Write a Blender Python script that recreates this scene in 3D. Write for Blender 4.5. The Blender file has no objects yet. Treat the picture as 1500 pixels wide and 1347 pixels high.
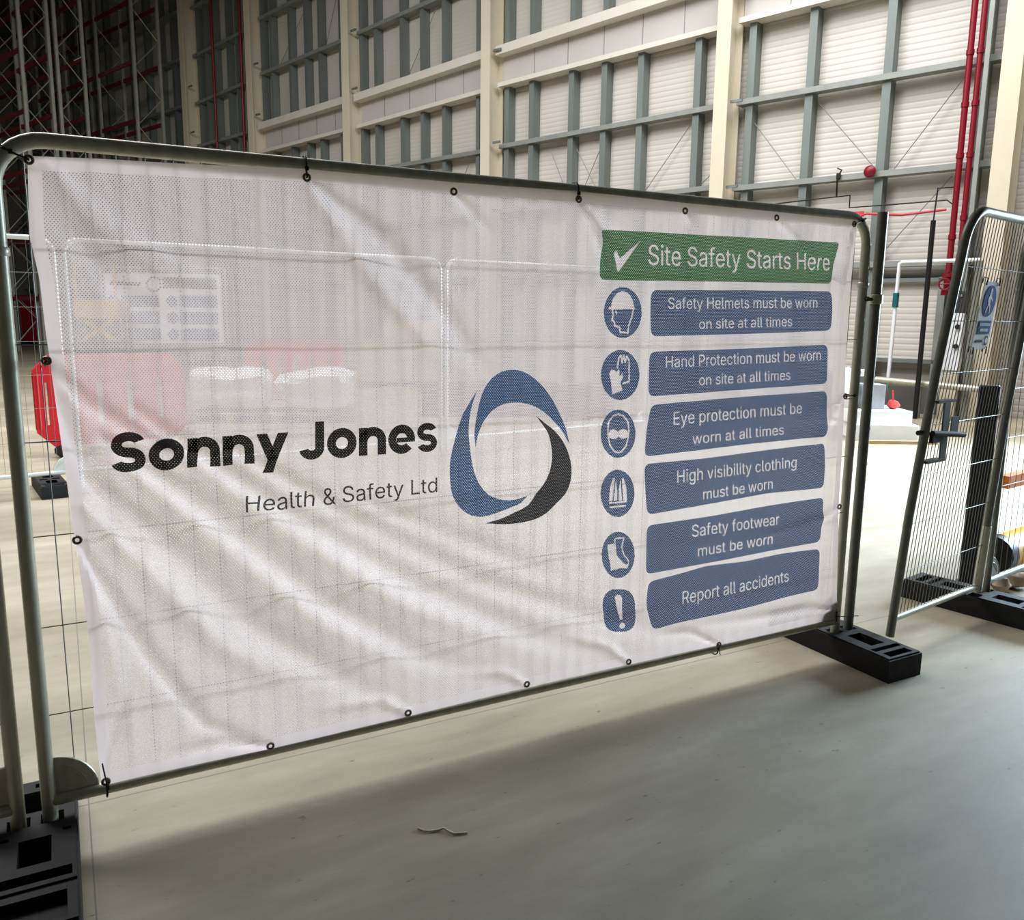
import bpy, bmesh, math, random
from mathutils import Vector, Matrix
random.seed(7)
D_ = bpy.data
SC = bpy.context.scene
COL = SC.collection

# ------------------------------------------------------------------ camera
cam_data = D_.cameras.new('camera')
cam = D_.objects.new('camera', cam_data)
COL.objects.link(cam)
cam_data.sensor_fit = 'HORIZONTAL'
cam_data.sensor_width = 36.0
cam_data.lens = 29.458
cam_data.clip_end = 300
ax_x, ax_y, ax_z = Vector((0.999932, 0.002008, 0.011495)), Vector((-0.011669, 0.172056, 0.985018)), Vector((0.0, -0.985085, 0.172067))
cam.matrix_world = Matrix.Translation((0, 0, 1.65)) @ Matrix((ax_x, ax_y, ax_z)).transposed().to_4x4()
SC.camera = cam

# ------------------------------------------------------------------ light
W_ = D_.worlds.new('overcast_sky')
SC.world = W_
W_.use_nodes = True
bg = W_.node_tree.nodes['Background']
bg.inputs[0].default_value = (1.0, 0.95, 0.86, 1)
bg.inputs[1].default_value = 0.06

def area(name, loc, target, sx, sy, power, color):
    l = D_.lights.new(name, 'AREA')
    l.shape = 'RECTANGLE'
    l.size, l.size_y, l.energy, l.color = sx, sy, power, color
    o = D_.objects.new(name, l)
    COL.objects.link(o)
    o.location = loc
    o.rotation_euler = (Vector(target) - Vector(loc)).to_track_quat('-Z', 'Y').to_euler()
    return o
area('rooflight_daylight', (-4.0, 10.6, 12.6), (-4.0, 10.6, 0), 24, 6, 7400, (0.99, 0.985, 0.98))
dk = area('dock_door_daylight', (9.2, 9.6, 2.6), (3.6, 7.6, 0.0), 4.0, 3.0, 1150, (0.66, 0.84, 1.0))
dk.data.spread = math.radians(78)

SC.view_settings.view_transform = 'Standard'
SC.view_settings.look = 'None'
SC.view_settings.exposure = -0.36
SC.view_settings.gamma = 1.0
SC.view_settings.use_curve_mapping = False
SC.cycles.transparent_max_bounces = 24
SC.cycles.max_bounces = 8
SC.cycles.diffuse_bounces = 4
SC.cycles.caustics_reflective = False
SC.cycles.caustics_refractive = False

# ------------------------------------------------------------------ materials
MAT = {}
def srgb(c):
    return tuple(((v / 255.0) / 12.92 if v / 255.0 <= 0.04045 else ((v / 255.0 + 0.055) / 1.055) ** 2.4) for v in c)

class NT:
    def __init__(self, name):
        self.m = D_.materials.new(name)
        self.m.use_nodes = True
        self.t = self.m.node_tree
        self.t.nodes.clear()
        self.out = self.t.nodes.new('ShaderNodeOutputMaterial')
    def n(self, typ, **kw):
        nd = self.t.nodes.new('ShaderNode' + typ)
        for k, v in kw.items():
            setattr(nd, k, v)
        return nd
    def l(self, a, b):
        self.t.links.new(a, b)
    def math(self, op, a, b=None, c=None):
        nd = self.n('Math', operation=op)
        for i, v in enumerate((a, b, c)):
            if v is None: continue
            if isinstance(v, (int, float)): nd.inputs[i].default_value = v
            else: self.l(v, nd.inputs[i])
        return nd.outputs[0]
    def surf(self, sh):
        self.l(sh, self.out.inputs[0])

def mat(name, rgb, rough=0.6, metal=0.0, var=0.08, scale=18.0, spec=0.4, bump=0.0, stretch=(1, 1, 1)):
    """plain painted / metal / plastic surface with a little procedural wear"""
    t = NT(name)
    p = t.n('BsdfPrincipled')
    p.inputs['Roughness'].default_value = rough
    p.inputs['Metallic'].default_value = metal
    p.inputs['Specular IOR Level'].default_value = spec
    tc = t.n('TexCoord'); mp = t.n('Mapping'); mp.inputs['Scale'].default_value = stretch
    t.l(tc.outputs['Object'], mp.inputs['Vector'])
    nz = t.n('TexNoise'); nz.inputs['Scale'].default_value = scale; nz.inputs['Detail'].default_value = 4
    t.l(mp.outputs[0], nz.inputs['Vector'])
    c = srgb(rgb)
    rm = t.n('ValToRGB')
    rm.color_ramp.elements[0].position = 0.3; rm.color_ramp.elements[1].position = 0.72
    rm.color_ramp.elements[0].color = tuple(max(0, v * (1 - var)) for v in c) + (1,)
    rm.color_ramp.elements[1].color = tuple(min(1, v * (1 + var)) for v in c) + (1,)
    t.l(nz.outputs[0], rm.inputs[0])
    t.l(rm.outputs[0], p.inputs['Base Color'])
    if bump:
        b = t.n('Bump'); b.inputs['Strength'].default_value = bump; b.inputs['Distance'].default_value = 0.01
        t.l(nz.outputs[0], b.inputs['Height']); t.l(b.outputs[0], p.inputs['Normal'])
    t.surf(p.outputs[0])
    MAT[name] = t.m
    return t.m

mat('galvanised_tube', (186, 186, 170), 0.40, 0.35, 0.14, 30, stretch=(1, 1, .3))
mat('galvanised_wire', (118, 120, 116), 0.5, 0.6, 0.1, 30)
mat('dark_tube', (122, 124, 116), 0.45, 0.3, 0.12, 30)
mat('galvanised_stud', (118, 126, 124), 0.55, 0.35, 0.10, 4, stretch=(1, 1, .2))
mat('rail_steel', (142, 146, 142), 0.55, 0.3, 0.10, 4)
mat('cream_steel', (210, 201, 180), 0.55, 0, 0.03, 2)
mat('white_beam', (212, 208, 198), 0.55, 0, 0.03, 2)
mat('pale_panel', (188, 184, 181), 0.6, 0, 0.03, 1.2)
mat('black_rubber', (15, 15, 16), 0.75, 0, 0.35, 22, bump=0.35)
mat('black_plastic', (18, 18, 19), 0.45, 0, 0.1, 20)
mat('navy_plastic', (9, 10, 18), 0.5, 0, 0.2, 12)
mat('eyelet_metal', (126, 118, 106), 0.35, 0.85, 0.1, 40)
mat('red_plastic', (196, 24, 34), 0.42, 0, 0.10, 6)
mat('red_pipe', (122, 14, 30), 0.4, 0, 0.08, 6)
mat('rack_red', (98, 28, 34), 0.55, 0, 0.15, 3)
mat('rack_grey', (158, 160, 152), 0.5, 0.3, 0.12, 3)
mat('yellow_paint', (232, 172, 48), 0.5, 0, 0.08, 6)
mat('orange_paint', (222, 120, 40), 0.5, 0, 0.08, 6)
mat('white_enamel', (232, 234, 240), 0.4, 0, 0.03, 6)
mat('dark_box', (52, 54, 56), 0.5, 0, 0.2, 12)
mat('teal_plastic', (26, 92, 100), 0.45, 0, 0.1, 14)
mat('dark_grey_panel', (84, 82, 78), 0.7, 0, 0.15, 3)
mat('sign_white', (236, 238, 242), 0.8, 0, 0.02, 9, spec=.05)
mat('sign_blue', (38, 78, 140), 0.8, 0, 0.04, 9, spec=.05)
mat('sign_ink', (48, 50, 54), 0.8, 0, 0.05, 9, spec=.05)
mat('latch_steel', (72, 74, 70), 0.7, 0, 0.1, 20, spec=.15)
mat('galvanised_lit', (214, 216, 208), 0.35, 0.2, 0.08, 20)  # paler copy of the galvanised tube; daylight glints put into its colour
mat('carton_brown', (176, 156, 124), 0.8, 0, 0.08, 5)
mat('wood', (170, 140, 100), 0.8, 0, 0.2, 9, stretch=(1, 8, 8))
mat('pale_block', (236, 238, 240), 0.75, 0, 0.04, 6)
mat('grey_block', (160, 164, 172), 0.75, 0, 0.10, 9)
mat('rag_red', (214, 80, 76), 0.8, 0, 0.12, 15)
mat('rubble', (196, 178, 156), 0.9, 0, 0.25, 14, bump=0.6)
mat('string', (196, 188, 164), 0.8, 0, 0.1, 60)
mat('tape_red', (190, 60, 72), 0.5, 0, 0.1, 20)
mat('end_wall_dark', (74, 76, 84), 0.7, 0, 0.3, 0.8, stretch=(3, 3, .3))
mat('ceiling_dark', (96, 98, 100), 0.8, 0, 0.1, 0.5)
mat('lamp_tube', (240, 240, 235), 0.4)
def make_lamp():
    t = NT('lamp_glow')
    e = t.n('Emission'); e.inputs[0].default_value = (1, .97, .92, 1); e.inputs[1].default_value = 3.0
    t.surf(e.outputs[0]); MAT['lamp_glow'] = t.m
make_lamp()

def make_cladding():
    t = NT('wall_cladding')
    p = t.n('BsdfPrincipled'); p.inputs['Roughness'].default_value = 0.5
    geo = t.n('NewGeometry'); sep = t.n('SeparateXYZ'); t.l(geo.outputs['Position'], sep.inputs[0])
    z = sep.outputs['Z']
    fr = t.math('FRACT', t.math('MULTIPLY', z, 9.3))
    prof = t.math('PINGPONG', fr, 0.5)
    prof = t.math('SMOOTH_MIN', prof, 0.28, 0.08)
    b = t.n('Bump'); b.inputs['Strength'].default_value = 0.55; b.inputs['Distance'].default_value = 0.034
    t.l(prof, b.inputs['Height']); t.l(b.outputs[0], p.inputs['Normal'])
    nz = t.n('TexNoise'); nz.inputs['Scale'].default_value = 0.5; nz.inputs['Detail'].default_value = 5
    t.l(geo.outputs['Position'], nz.inputs['Vector'])
    rm = t.n('ValToRGB')
    rm.color_ramp.elements[0].position = .3; rm.color_ramp.elements[1].position = .7
    rm.color_ramp.elements[0].color = srgb((192, 187, 180)) + (1,)
    rm.color_ramp.elements[1].color = srgb((204, 199, 192)) + (1,)
    t.l(nz.outputs[0], rm.inputs[0]); t.l(rm.outputs[0], p.inputs['Base Color'])
    t.surf(p.outputs[0]); MAT['wall_cladding'] = t.m
make_cladding()

def make_floor():
    t = NT('power_floated_concrete')
    p = t.n('BsdfPrincipled'); p.inputs['Specular IOR Level'].default_value = 0.35
    geo = t.n('NewGeometry')
    mp = t.n('Mapping'); mp.inputs['Rotation'].default_value = (0, 0, -0.4942); mp.vector_type = 'POINT'
    t.l(geo.outputs['Position'], mp.inputs['Vector'])
    sep = t.n('SeparateXYZ'); t.l(mp.outputs[0], sep.inputs[0])
    def noise(scale, detail, st):
        m2 = t.n('Mapping'); m2.inputs['Scale'].default_value = st
        t.l(mp.outputs[0], m2.inputs['Vector'])
        n = t.n('TexNoise'); n.inputs['Scale'].default_value = scale; n.inputs['Detail'].default_value = detail
        n.inputs['Roughness'].default_value = .62
        t.l(m2.outputs[0], n.inputs['Vector'])
        return n.outputs[0]
    a = noise(0.9, 6, (.55, 1.3, 1)); b_ = noise(5.0, 8, (.35, 1.5, 1)); g = noise(170, 3, (1, 1, 1)); sp = noise(24, 2, (.6, 1.4, 1))
    mixv = t.math('ADD', t.math('MULTIPLY', a, 0.6), t.math('ADD', t.math('MULTIPLY', b_, 0.3), t.math('MULTIPLY', g, 0.1)))
    rm = t.n('ValToRGB')
    e = rm.color_ramp.elements
    e[0].position = .34; e[0].color = srgb((124, 117, 100)) + (1,)
    e[1].position = .66; e[1].color = srgb((174, 166, 148)) + (1,)
    x = e.new(.5); x.color = srgb((150, 142, 123)) + (1,)
    t.l(mixv, rm.inputs[0])
    # dark scuffs and specks
    spk = t.n('ValToRGB'); spk.color_ramp.elements[0].position = .69; spk.color_ramp.elements[1].position = .76
    spk.color_ramp.elements[0].color = (1, 1, 1, 1); spk.color_ramp.elements[1].color = (.55, .52, .5, 1)
    t.l(sp, spk.inputs[0])
    mul = t.n('MixRGB', blend_type='MULTIPLY'); mul.inputs[0].default_value = 1
    t.l(rm.outputs[0], mul.inputs[1]); t.l(spk.outputs[0], mul.inputs[2])
    # saw cut joints: two directions
    jy = t.math('LESS_THAN', t.math('ABSOLUTE', t.math('SUBTRACT', t.math('FRACT', t.math('DIVIDE', t.math('ADD', sep.outputs['X'], 3.02), 6.0)), .5)), .0004)
    jx = t.math('LESS_THAN', t.math('ABSOLUTE', t.math('SUBTRACT', t.math('FRACT', t.math('DIVIDE', t.math('ADD', sep.outputs['Y'], 0.05), 6.0)), .5)), .0005)
    jj = t.math('MAXIMUM', jy, jx)
    mj = t.n('MixRGB', blend_type='MIX'); t.l(jj, mj.inputs[0]); t.l(mul.outputs[0], mj.inputs[1]); mj.inputs[2].default_value = (.16, .15, .13, 1)
    t.l(mj.outputs[0], p.inputs['Base Color'])
    rr = t.n('MapRange'); rr.inputs['To Min'].default_value = .42; rr.inputs['To Max'].default_value = .75
    t.l(b_, rr.inputs['Value']); t.l(rr.outputs[0], p.inputs['Roughness'])
    bp = t.n('Bump'); bp.inputs['Strength'].default_value = .12; bp.inputs['Distance'].default_value = .01
    t.l(b_, bp.inputs['Height']); t.l(bp.outputs[0], p.inputs['Normal'])
    t.surf(p.outputs[0]); MAT['floor'] = t.m
make_floor()

def cloth_mat(name, rgb, open_, pitch=0.0092, hole=0.15, trans=0.66, gloss=0.15, holes=True):
    """printed mesh banner cloth: woven holes plus an open weave that lets the view through"""
    t = NT(name)
    c = srgb(rgb) + (1,)
    d = t.n('BsdfPrincipled'); d.inputs['Base Color'].default_value = c; d.inputs['Roughness'].default_value = .5
    d.inputs['Specular IOR Level'].default_value = gloss
    tr = t.n('BsdfTranslucent'); tr.inputs[0].default_value = c
    mx = t.n('MixShader'); mx.inputs[0].default_value = trans
    t.l(d.outputs[0], mx.inputs[1]); t.l(tr.outputs[0], mx.inputs[2])
    res = mx.outputs[0]
    if holes:
        uvn = t.n('UVMap'); uvn.uv_map = 'UVMap'
        sep = t.n('SeparateXYZ'); t.l(uvn.outputs[0], sep.inputs[0])
        py = pitch * .6
        row = t.math('FLOOR', t.math('DIVIDE', sep.outputs['Y'], py))
        fy = t.math('SUBTRACT', t.math('FRACT', t.math('DIVIDE', sep.outputs['Y'], py)), .5)
        sh = t.math('MULTIPLY', t.math('MODULO', t.math('ABSOLUTE', row), 2.0), .5)
        fx = t.math('SUBTRACT', t.math('FRACT', t.math('ADD', t.math('DIVIDE', sep.outputs['X'], pitch), sh)), .5)
        r2 = t.math('ADD', t.math('MULTIPLY', fx, fx), t.math('MULTIPLY', t.math('MULTIPLY', fy, .62), t.math('MULTIPLY', fy, .62)))
        inside = t.math('LESS_THAN', r2, hole ** 2)
        fac = t.math('MAXIMUM', inside, open_)
        tp = t.n('BsdfTransparent')
        m2 = t.n('MixShader'); t.l(fac, m2.inputs[0]); t.l(res, m2.inputs[1]); t.l(tp.outputs[0], m2.inputs[2])
        res = m2.outputs[0]
    t.surf(res); MAT[name] = t.m
cloth_mat('banner_white', (250, 244, 250), 0.08)
cloth_mat('banner_hem', (248, 242, 248), 0.03, holes=False)
cloth_mat('print_blue', (12, 82, 132), 0.05)
cloth_mat('print_logo_blue', (22, 96, 148), 0.05)
cloth_mat('print_green', (32, 126, 58), 0.05)
cloth_mat('print_black', (22, 24, 24), 0.02, hole=.08)
cloth_mat('print_grey', (46, 50, 52), 0.03, hole=.09)
cloth_mat('print_white', (246, 246, 246), 0.72)

def make_wrap():
    t = NT('clear_wrap')
    p = t.n('BsdfPrincipled'); p.inputs['Base Color'].default_value = (.82, .84, .86, 1); p.inputs['Roughness'].default_value = .22
    nz = t.n('TexNoise'); nz.inputs['Scale'].default_value = 9
    b = t.n('Bump'); b.inputs['Strength'].default_value = .5; t.l(nz.outputs[0], b.inputs['Height']); t.l(b.outputs[0], p.inputs['Normal'])
    tp = t.n('BsdfTransparent'); m = t.n('MixShader'); m.inputs[0].default_value = .25
    t.l(p.outputs[0], m.inputs[1]); t.l(tp.outputs[0], m.inputs[2]); t.surf(m.outputs[0]); MAT['clear_wrap'] = t.m
make_wrap()

# ------------------------------------------------------------------ mesh helpers
class MB:
    def __init__(self):
        self.v = []; self.f = []; self.sm = []; self.uv = None
    def add(self, vs, fs, smooth=False):
        o = len(self.v)
        self.v += [tuple(p) for p in vs]
        for f in fs:
            self.f.append([i + o for i in f]); self.sm.append(smooth)
    def obox(self, c, ax, ay, az):
        """box from a centre and three half axis vectors"""
        c, ax, ay, az = Vector(c), Vector(ax), Vector(ay), Vector(az)
        vs = [c + sx * ax + sy * ay + sz * az for sz in (-1, 1) for sy in (-1, 1) for sx in (-1, 1)]
        fs = [(0, 2, 3, 1), (4, 5, 7, 6), (0, 1, 5, 4), (2, 6, 7, 3), (0, 4, 6, 2), (1, 3, 7, 5)]
        if ax.cross(ay).dot(az) < 0: fs = [f[::-1] for f in fs]
        self.add(vs, fs)
    def bx(self, x0, x1, y0, y1, z0, z1):
        self.obox(((x0 + x1) / 2, (y0 + y1) / 2, (z0 + z1) / 2), ((x1 - x0) / 2, 0, 0), (0, (y1 - y0) / 2, 0), (0, 0, (z1 - z0) / 2))
    def tube(self, pts, r, n=8, closed=False, caps=True):
        pts = [Vector(p) for p in pts]
        k = len(pts); rings = []
        prev = None
        for i, p in enumerate(pts):
            if closed: d = pts[(i + 1) % k] - pts[i - 1]
            elif i == 0: d = pts[1] - pts[0]
            elif i == k - 1: d = pts[-1] - pts[-2]
            else: d = (pts[i + 1] - p).normalized() + (p - pts[i - 1]).normalized()
            d.normalize()
            if prev is None:
                a = Vector((0, 0, 1)) if abs(d.z) < .9 else Vector((1, 0, 0))
                u = d.cross(a).normalized()
            else:
                u = (prev - d * prev.dot(d)).normalized()
            prev = u
            w = d.cross(u)
            rr = r[i] if isinstance(r, (list, tuple)) else r
            rings.append([p + (u * math.cos(2 * math.pi * j / n) + w * math.sin(2 * math.pi * j / n)) * rr for j in range(n)])
        vs = [q for ring in rings for q in ring]
        fs = []
        for i in range(k if closed else k - 1):
            a, b = i * n, ((i + 1) % k) * n
            for j in range(n):
                fs.append((a + j, a + (j + 1) % n, b + (j + 1) % n, b + j))
        self.add(vs, fs, True)
        if caps and not closed:
            o = len(self.v) - len(vs)
            self.f.append([o + j for j in range(n)][::-1]); self.sm.append(False)
            self.f.append([o + (k - 1) * n + j for j in range(n)]); self.sm.append(False)
    def prism(self, poly, frame, h0, h1):
        """poly in 2D, frame(x, y, h) -> point; an extruded outline"""
        k = len(poly)
        vs = [frame(x, y, h0) for x, y in poly] + [frame(x, y, h1) for x, y in poly]
        fs = [list(range(k))[::-1], [k + i for i in range(k)]] + [(i, (i + 1) % k, k + (i + 1) % k, k + i) for i in range(k)]
        self.add(vs, fs)
    def lathe(self, c, axis, prof, n=16):
        axis = Vector(axis).normalized(); c = Vector(c)
        a = Vector((0, 0, 1)) if abs(axis.z) < .9 else Vector((1, 0, 0))
        u = axis.cross(a).normalized(); w = axis.cross(u)
        vs = []
        for h, r in prof:
            for j in range(n):
                t = 2 * math.pi * j / n
                vs.append(c + axis * h + (u * math.cos(t) + w * math.sin(t)) * r)
        fs = []
        for i in range(len(prof) - 1):
            for j in range(n):
                fs.append((i * n + j, i * n + (j + 1) % n, (i + 1) * n + (j + 1) % n, (i + 1) * n + j))
        self.add(vs, fs, True)
        o = len(self.v) - len(vs)
        self.f.append([o + j for j in range(n)][::-1]); self.sm.append(False)
        self.f.append([o + (len(prof) - 1) * n + j for j in range(n)]); self.sm.append(False)
    def build(self, name, material, parent=None, bevel=0.0, recalc=True):
        off = Vector((0, 0, 0))
        if parent is not None:
            off = world_loc(parent)
        me = D_.meshes.new(name)
        me.from_pydata([tuple(Vector(p) - off) for p in self.v], [], self.f)
        for p, s in zip(me.polygons, self.sm): p.use_smooth = s
        if self.uv is not None:
            lay = me.uv_layers.new(name='UVMap')
            for lp in me.loops: lay.data[lp.index].uv = self.uv[lp.vertex_index]
        if recalc:
            bm = bmesh.new(); bm.from_mesh(me)
            bmesh.ops.recalc_face_normals(bm, faces=bm.faces[:])
            bm.to_mesh(me); bm.free()
        me.set_sharp_from_angle(angle=math.radians(40))
        me.materials.append(MAT[material] if isinstance(material, str) else material)
        o = D_.objects.new(name, me)
        COL.objects.link(o)
        if parent is not None: o.parent = parent
        if bevel:
            bv = o.modifiers.new('bevel', 'BEVEL'); bv.width = bevel; bv.segments = 2; bv.limit_method = 'ANGLE'; bv.angle_limit = math.radians(50)
        return o

def world_loc(o):
    v = Vector((0, 0, 0))
    while o is not None:
        v += o.location; o = o.parent
    return v
def empty(name, loc):
    o = D_.objects.new(name, None); COL.objects.link(o); o.location = loc; o.empty_display_size = .1
    return o
def tag(o, label=None, cat=None, group=None, kind=None):
    if label: o['label'] = label
    if cat: o['category'] = cat
    if group: o['group'] = group
    if kind: o['kind'] = kind
    return o
def thing(name, loc, label, cat, group=None):
    return tag(empty(name, loc), label, cat, group)
def one(name, mb, material, label, cat, group=None, bevel=0.0):
    """a thing that is a single mesh, with its origin at its base"""
    xs = [p[0] for p in mb.v]; ys = [p[1] for p in mb.v]; zs = [p[2] for p in mb.v]
    base = Vector(((min(xs) + max(xs)) / 2, (min(ys) + max(ys)) / 2, min(zs)))
    mb.v = [tuple(Vector(p) - base) for p in mb.v]
    o = mb.build(name, material, None, bevel); o.location = base
    return tag(o, label, cat, group)

# ------------------------------------------------------------------ measured data of the banner (metres along and up the fence)
EDGE_TOP = [(0.0866, 2.0533), (0.2695, 2.0632), (0.4997, 2.0693), (0.8424, 2.0858), (1.3389, 2.0848), (1.8391, 2.0936), (2.3359, 2.0872), (2.8269, 2.0852), (3.3329, 2.0824)]
EDGE_LEFT = [(0.0866, 2.0533), (0.0758, 1.8478), (0.0911, 1.7262), (0.0953, 1.5826), (0.0998, 1.5067), (0.1065, 1.3656), (0.1165, 1.1669), (0.1264, 0.9803), (0.1403, 0.736), (0.1398, 0.3982), (0.1451, 0.1918)]
EDGE_BOTTOM = [(0.1451, 0.1918), (0.2443, 0.1927), (0.6583, 0.1869), (1.1591, 0.1886), (1.6588, 0.1981), (2.1512, 0.1957), (2.6406, 0.1907), (3.4181, 0.1895)]
EDGE_RIGHT = [(3.3329, 2.0824), (3.3228, 1.7904), (3.3277, 1.5161), (3.3364, 1.2825), (3.3453, 1.0433), (3.3495, 0.759), (3.3907, 0.3063), (3.4181, 0.1895)]
EYELETS = [(0.089, 2.043), (0.8416, 2.0593), (1.3388, 2.0537), (1.8399, 2.0648), (2.3378, 2.0561), (2.8291, 2.0603), (3.3129, 2.0634), (0.0913, 1.5049), (0.1318, 0.9817), (0.6588, 0.2017), (1.1593, 0.202), (1.6586, 0.2096), (2.1507, 0.208), (2.6402, 0.1972), (3.3311, 1.289), (3.3444, 0.7629), (3.3897, 0.2294), (0.1574, 0.2046)]
TITLE_BOX = [(1.9436, 1.9636), (2.5293, 1.9704), (3.221, 1.9782), (3.2223, 1.9665), (3.2106, 1.9278), (3.2057, 1.8638), (3.2024, 1.8088), (3.1876, 1.7983), (2.5421, 1.7888), (1.9568, 1.779), (1.9422, 1.7894), (1.9411, 1.8741)]
TICK = [(2.0029, 1.8806), (2.0151, 1.8897), (2.0317, 1.8609), (2.1241, 1.9306), (2.0307, 1.8148), (2.023, 1.813)]
BOXES = [[(2.1854, 1.7469), (2.6589, 1.7569), (3.2113, 1.7648), (3.215, 1.6704), (3.2131, 1.59), (2.673, 1.5756), (2.1943, 1.5671), (2.1866, 1.6595)], [(2.1921, 1.507), (2.6778, 1.514), (3.1996, 1.528), (3.2042, 1.4353), (3.2092, 1.3513), (2.6913, 1.3392), (2.1956, 1.3283), (2.1921, 1.4206)], [(2.2121, 1.2944), (2.673, 1.308), (3.2119, 1.3174), (3.2203, 1.215), (3.2214, 1.1081), (2.689, 1.0986), (2.1906, 1.0833), (2.1951, 1.1973)], [(2.1921, 1.053), (2.5145, 1.0545), (2.854, 1.0659), (3.2183, 1.0768), (3.2333, 0.9733), (3.2346, 0.8629), (2.8709, 0.868), (2.5279, 0.8518), (2.2176, 0.8371), (2.2023, 0.9436)], [(2.2178, 0.7918), (2.5316, 0.7964), (2.8759, 0.8102), (3.2394, 0.817), (3.2422, 0.7164), (3.2385, 0.6011), (2.8942, 0.5961), (2.5455, 0.5867), (2.2229, 0.5809), (2.2201, 0.6814)], [(2.2369, 0.5462), (2.4155, 0.56), (2.5463, 0.575), (2.7767, 0.5668), (2.9947, 0.574), (3.2421, 0.5667), (3.2487, 0.4534), (3.2542, 0.3619), (3.0398, 0.3572), (2.7943, 0.3434), (2.517, 0.338), (2.3851, 0.3376), (2.2631, 0.3328), (2.2293, 0.4474)]]
OVALS = [[(2.0557, 1.6581), (2.1438, 1.659), (2.0517, 1.7549)], [(2.0558, 1.4172), (2.147, 1.415), (2.0517, 1.515)], [(2.0566, 1.185), (2.1408, 1.1802), (2.0526, 1.2821)], [(2.0645, 0.9422), (2.1479, 0.9345), (2.0605, 1.0395)], [(2.0778, 0.6844), (2.1607, 0.6737), (2.0739, 0.7822)], [(2.0895, 0.4457), (2.1726, 0.4322), (2.0858, 0.5376)]]
TEXTS = [('Site Safety Starts Here', [(2.1674, 1.8424), (3.1774, 1.8556), (3.1697, 1.9261), (2.1638, 1.9183)]), ('Safety Helmets must be worn', [(2.274, 1.6752), (3.1158, 1.6914), (3.1112, 1.7353), (2.2716, 1.7195)]), ('on site at all times', [(2.4403, 1.5963), (2.9654, 1.6098), (2.9614, 1.6514), (2.4377, 1.6368)]), ('Hand Protection must be worn', [(2.2762, 1.4414), (3.16, 1.4588), (3.1552, 1.5049), (2.2736, 1.4885)]), ('on site at all times', [(2.4551, 1.3651), (2.9761, 1.3747), (2.972, 1.4183), (2.4523, 1.4085)]), ('Eye protection must be', [(2.3308, 1.2063), (3.0614, 1.2222), (3.0567, 1.2708), (2.3278, 1.2596)]), ('worn at all times', [(2.4352, 1.1198), (2.9597, 1.1306), (2.9556, 1.1755), (2.4325, 1.1635)]), ('High visibility clothing', [(2.3656, 0.9601), (3.0507, 0.975), (3.046, 1.0239), (2.3625, 1.0134)]), ('must be worn', [(2.51, 0.8752), (2.9138, 0.8868), (2.9096, 0.9343), (2.507, 0.9205)]), ('Safety footwear', [(2.4603, 0.7151), (2.9694, 0.7157), (2.9649, 0.7663), (2.457, 0.7678)]), ('must be worn', [(2.4988, 0.624), (2.9342, 0.6285), (2.9298, 0.6774), (2.4958, 0.6713)]), ('Report all accidents', [(2.4271, 0.4187), (3.0544, 0.4323), (3.0493, 0.4868), (2.4237, 0.4764)]), ('Health & Safety Ltd', [(0.6142, 1.0143), (1.2768, 1.021), (1.277, 1.0739), (0.6165, 1.0684)]), ('Sonny Jones', [(0.2325, 1.1744), (1.2774, 1.1698), (1.2779, 1.2969), (0.24, 1.2907)])]
LOGO = [[(1.4287, 1.1685), (1.4228, 1.2181), (1.4305, 1.2796), (1.4433, 1.3355), (1.46, 1.3809), (1.4912, 1.4209), (1.5313, 1.4429), (1.575, 1.4482), (1.6194, 1.441), (1.6679, 1.4137), (1.7113, 1.3755), (1.7494, 1.3289), (1.7821, 1.2736), (1.8087, 1.2232), (1.8297, 1.156), (1.7997, 1.2019), (1.764, 1.2419), (1.7258, 1.2762), (1.6821, 1.3049), (1.6333, 1.3228), (1.5854, 1.3289), (1.5384, 1.324), (1.4979, 1.3049), (1.4636, 1.2703), (1.4438, 1.2325), (1.4326, 1.1968)], [(1.4334, 1.3792), (1.4066, 1.3395), (1.3787, 1.2974), (1.3593, 1.2474), (1.3427, 1.1921), (1.3288, 1.1365), (1.3259, 1.0852), (1.3314, 1.0224), (1.3482, 0.9789), (1.3793, 0.9415), (1.4137, 0.9193), (1.4601, 0.9101), (1.5071, 0.916), (1.5666, 0.9306), (1.621, 0.947), (1.6482, 0.9719), (1.5964, 0.9615), (1.5422, 0.9656), (1.4947, 0.9835), (1.4595, 1.0135), (1.4332, 1.0555), (1.4159, 1.1094), (1.406, 1.1726), (1.4002, 1.2298), (1.404, 1.2809), (1.415, 1.3315)], [(1.6765, 1.2758), (1.714, 1.2472), (1.7583, 1.2151), (1.7973, 1.1718), (1.8242, 1.1232), (1.84, 1.0664), (1.837, 1.0106), (1.8155, 0.9647), (1.7777, 0.9318), (1.734, 0.8969), (1.684, 0.877), (1.6222, 0.8698), (1.5493, 0.8712), (1.469, 0.8838), (1.5311, 0.8934), (1.5911, 0.9117), (1.6519, 0.9358), (1.6822, 0.9743), (1.7158, 1.0099), (1.74, 1.052), (1.7514, 1.1062), (1.7473, 1.1503), (1.7336, 1.2002), (1.7112, 1.2339)]]
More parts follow.
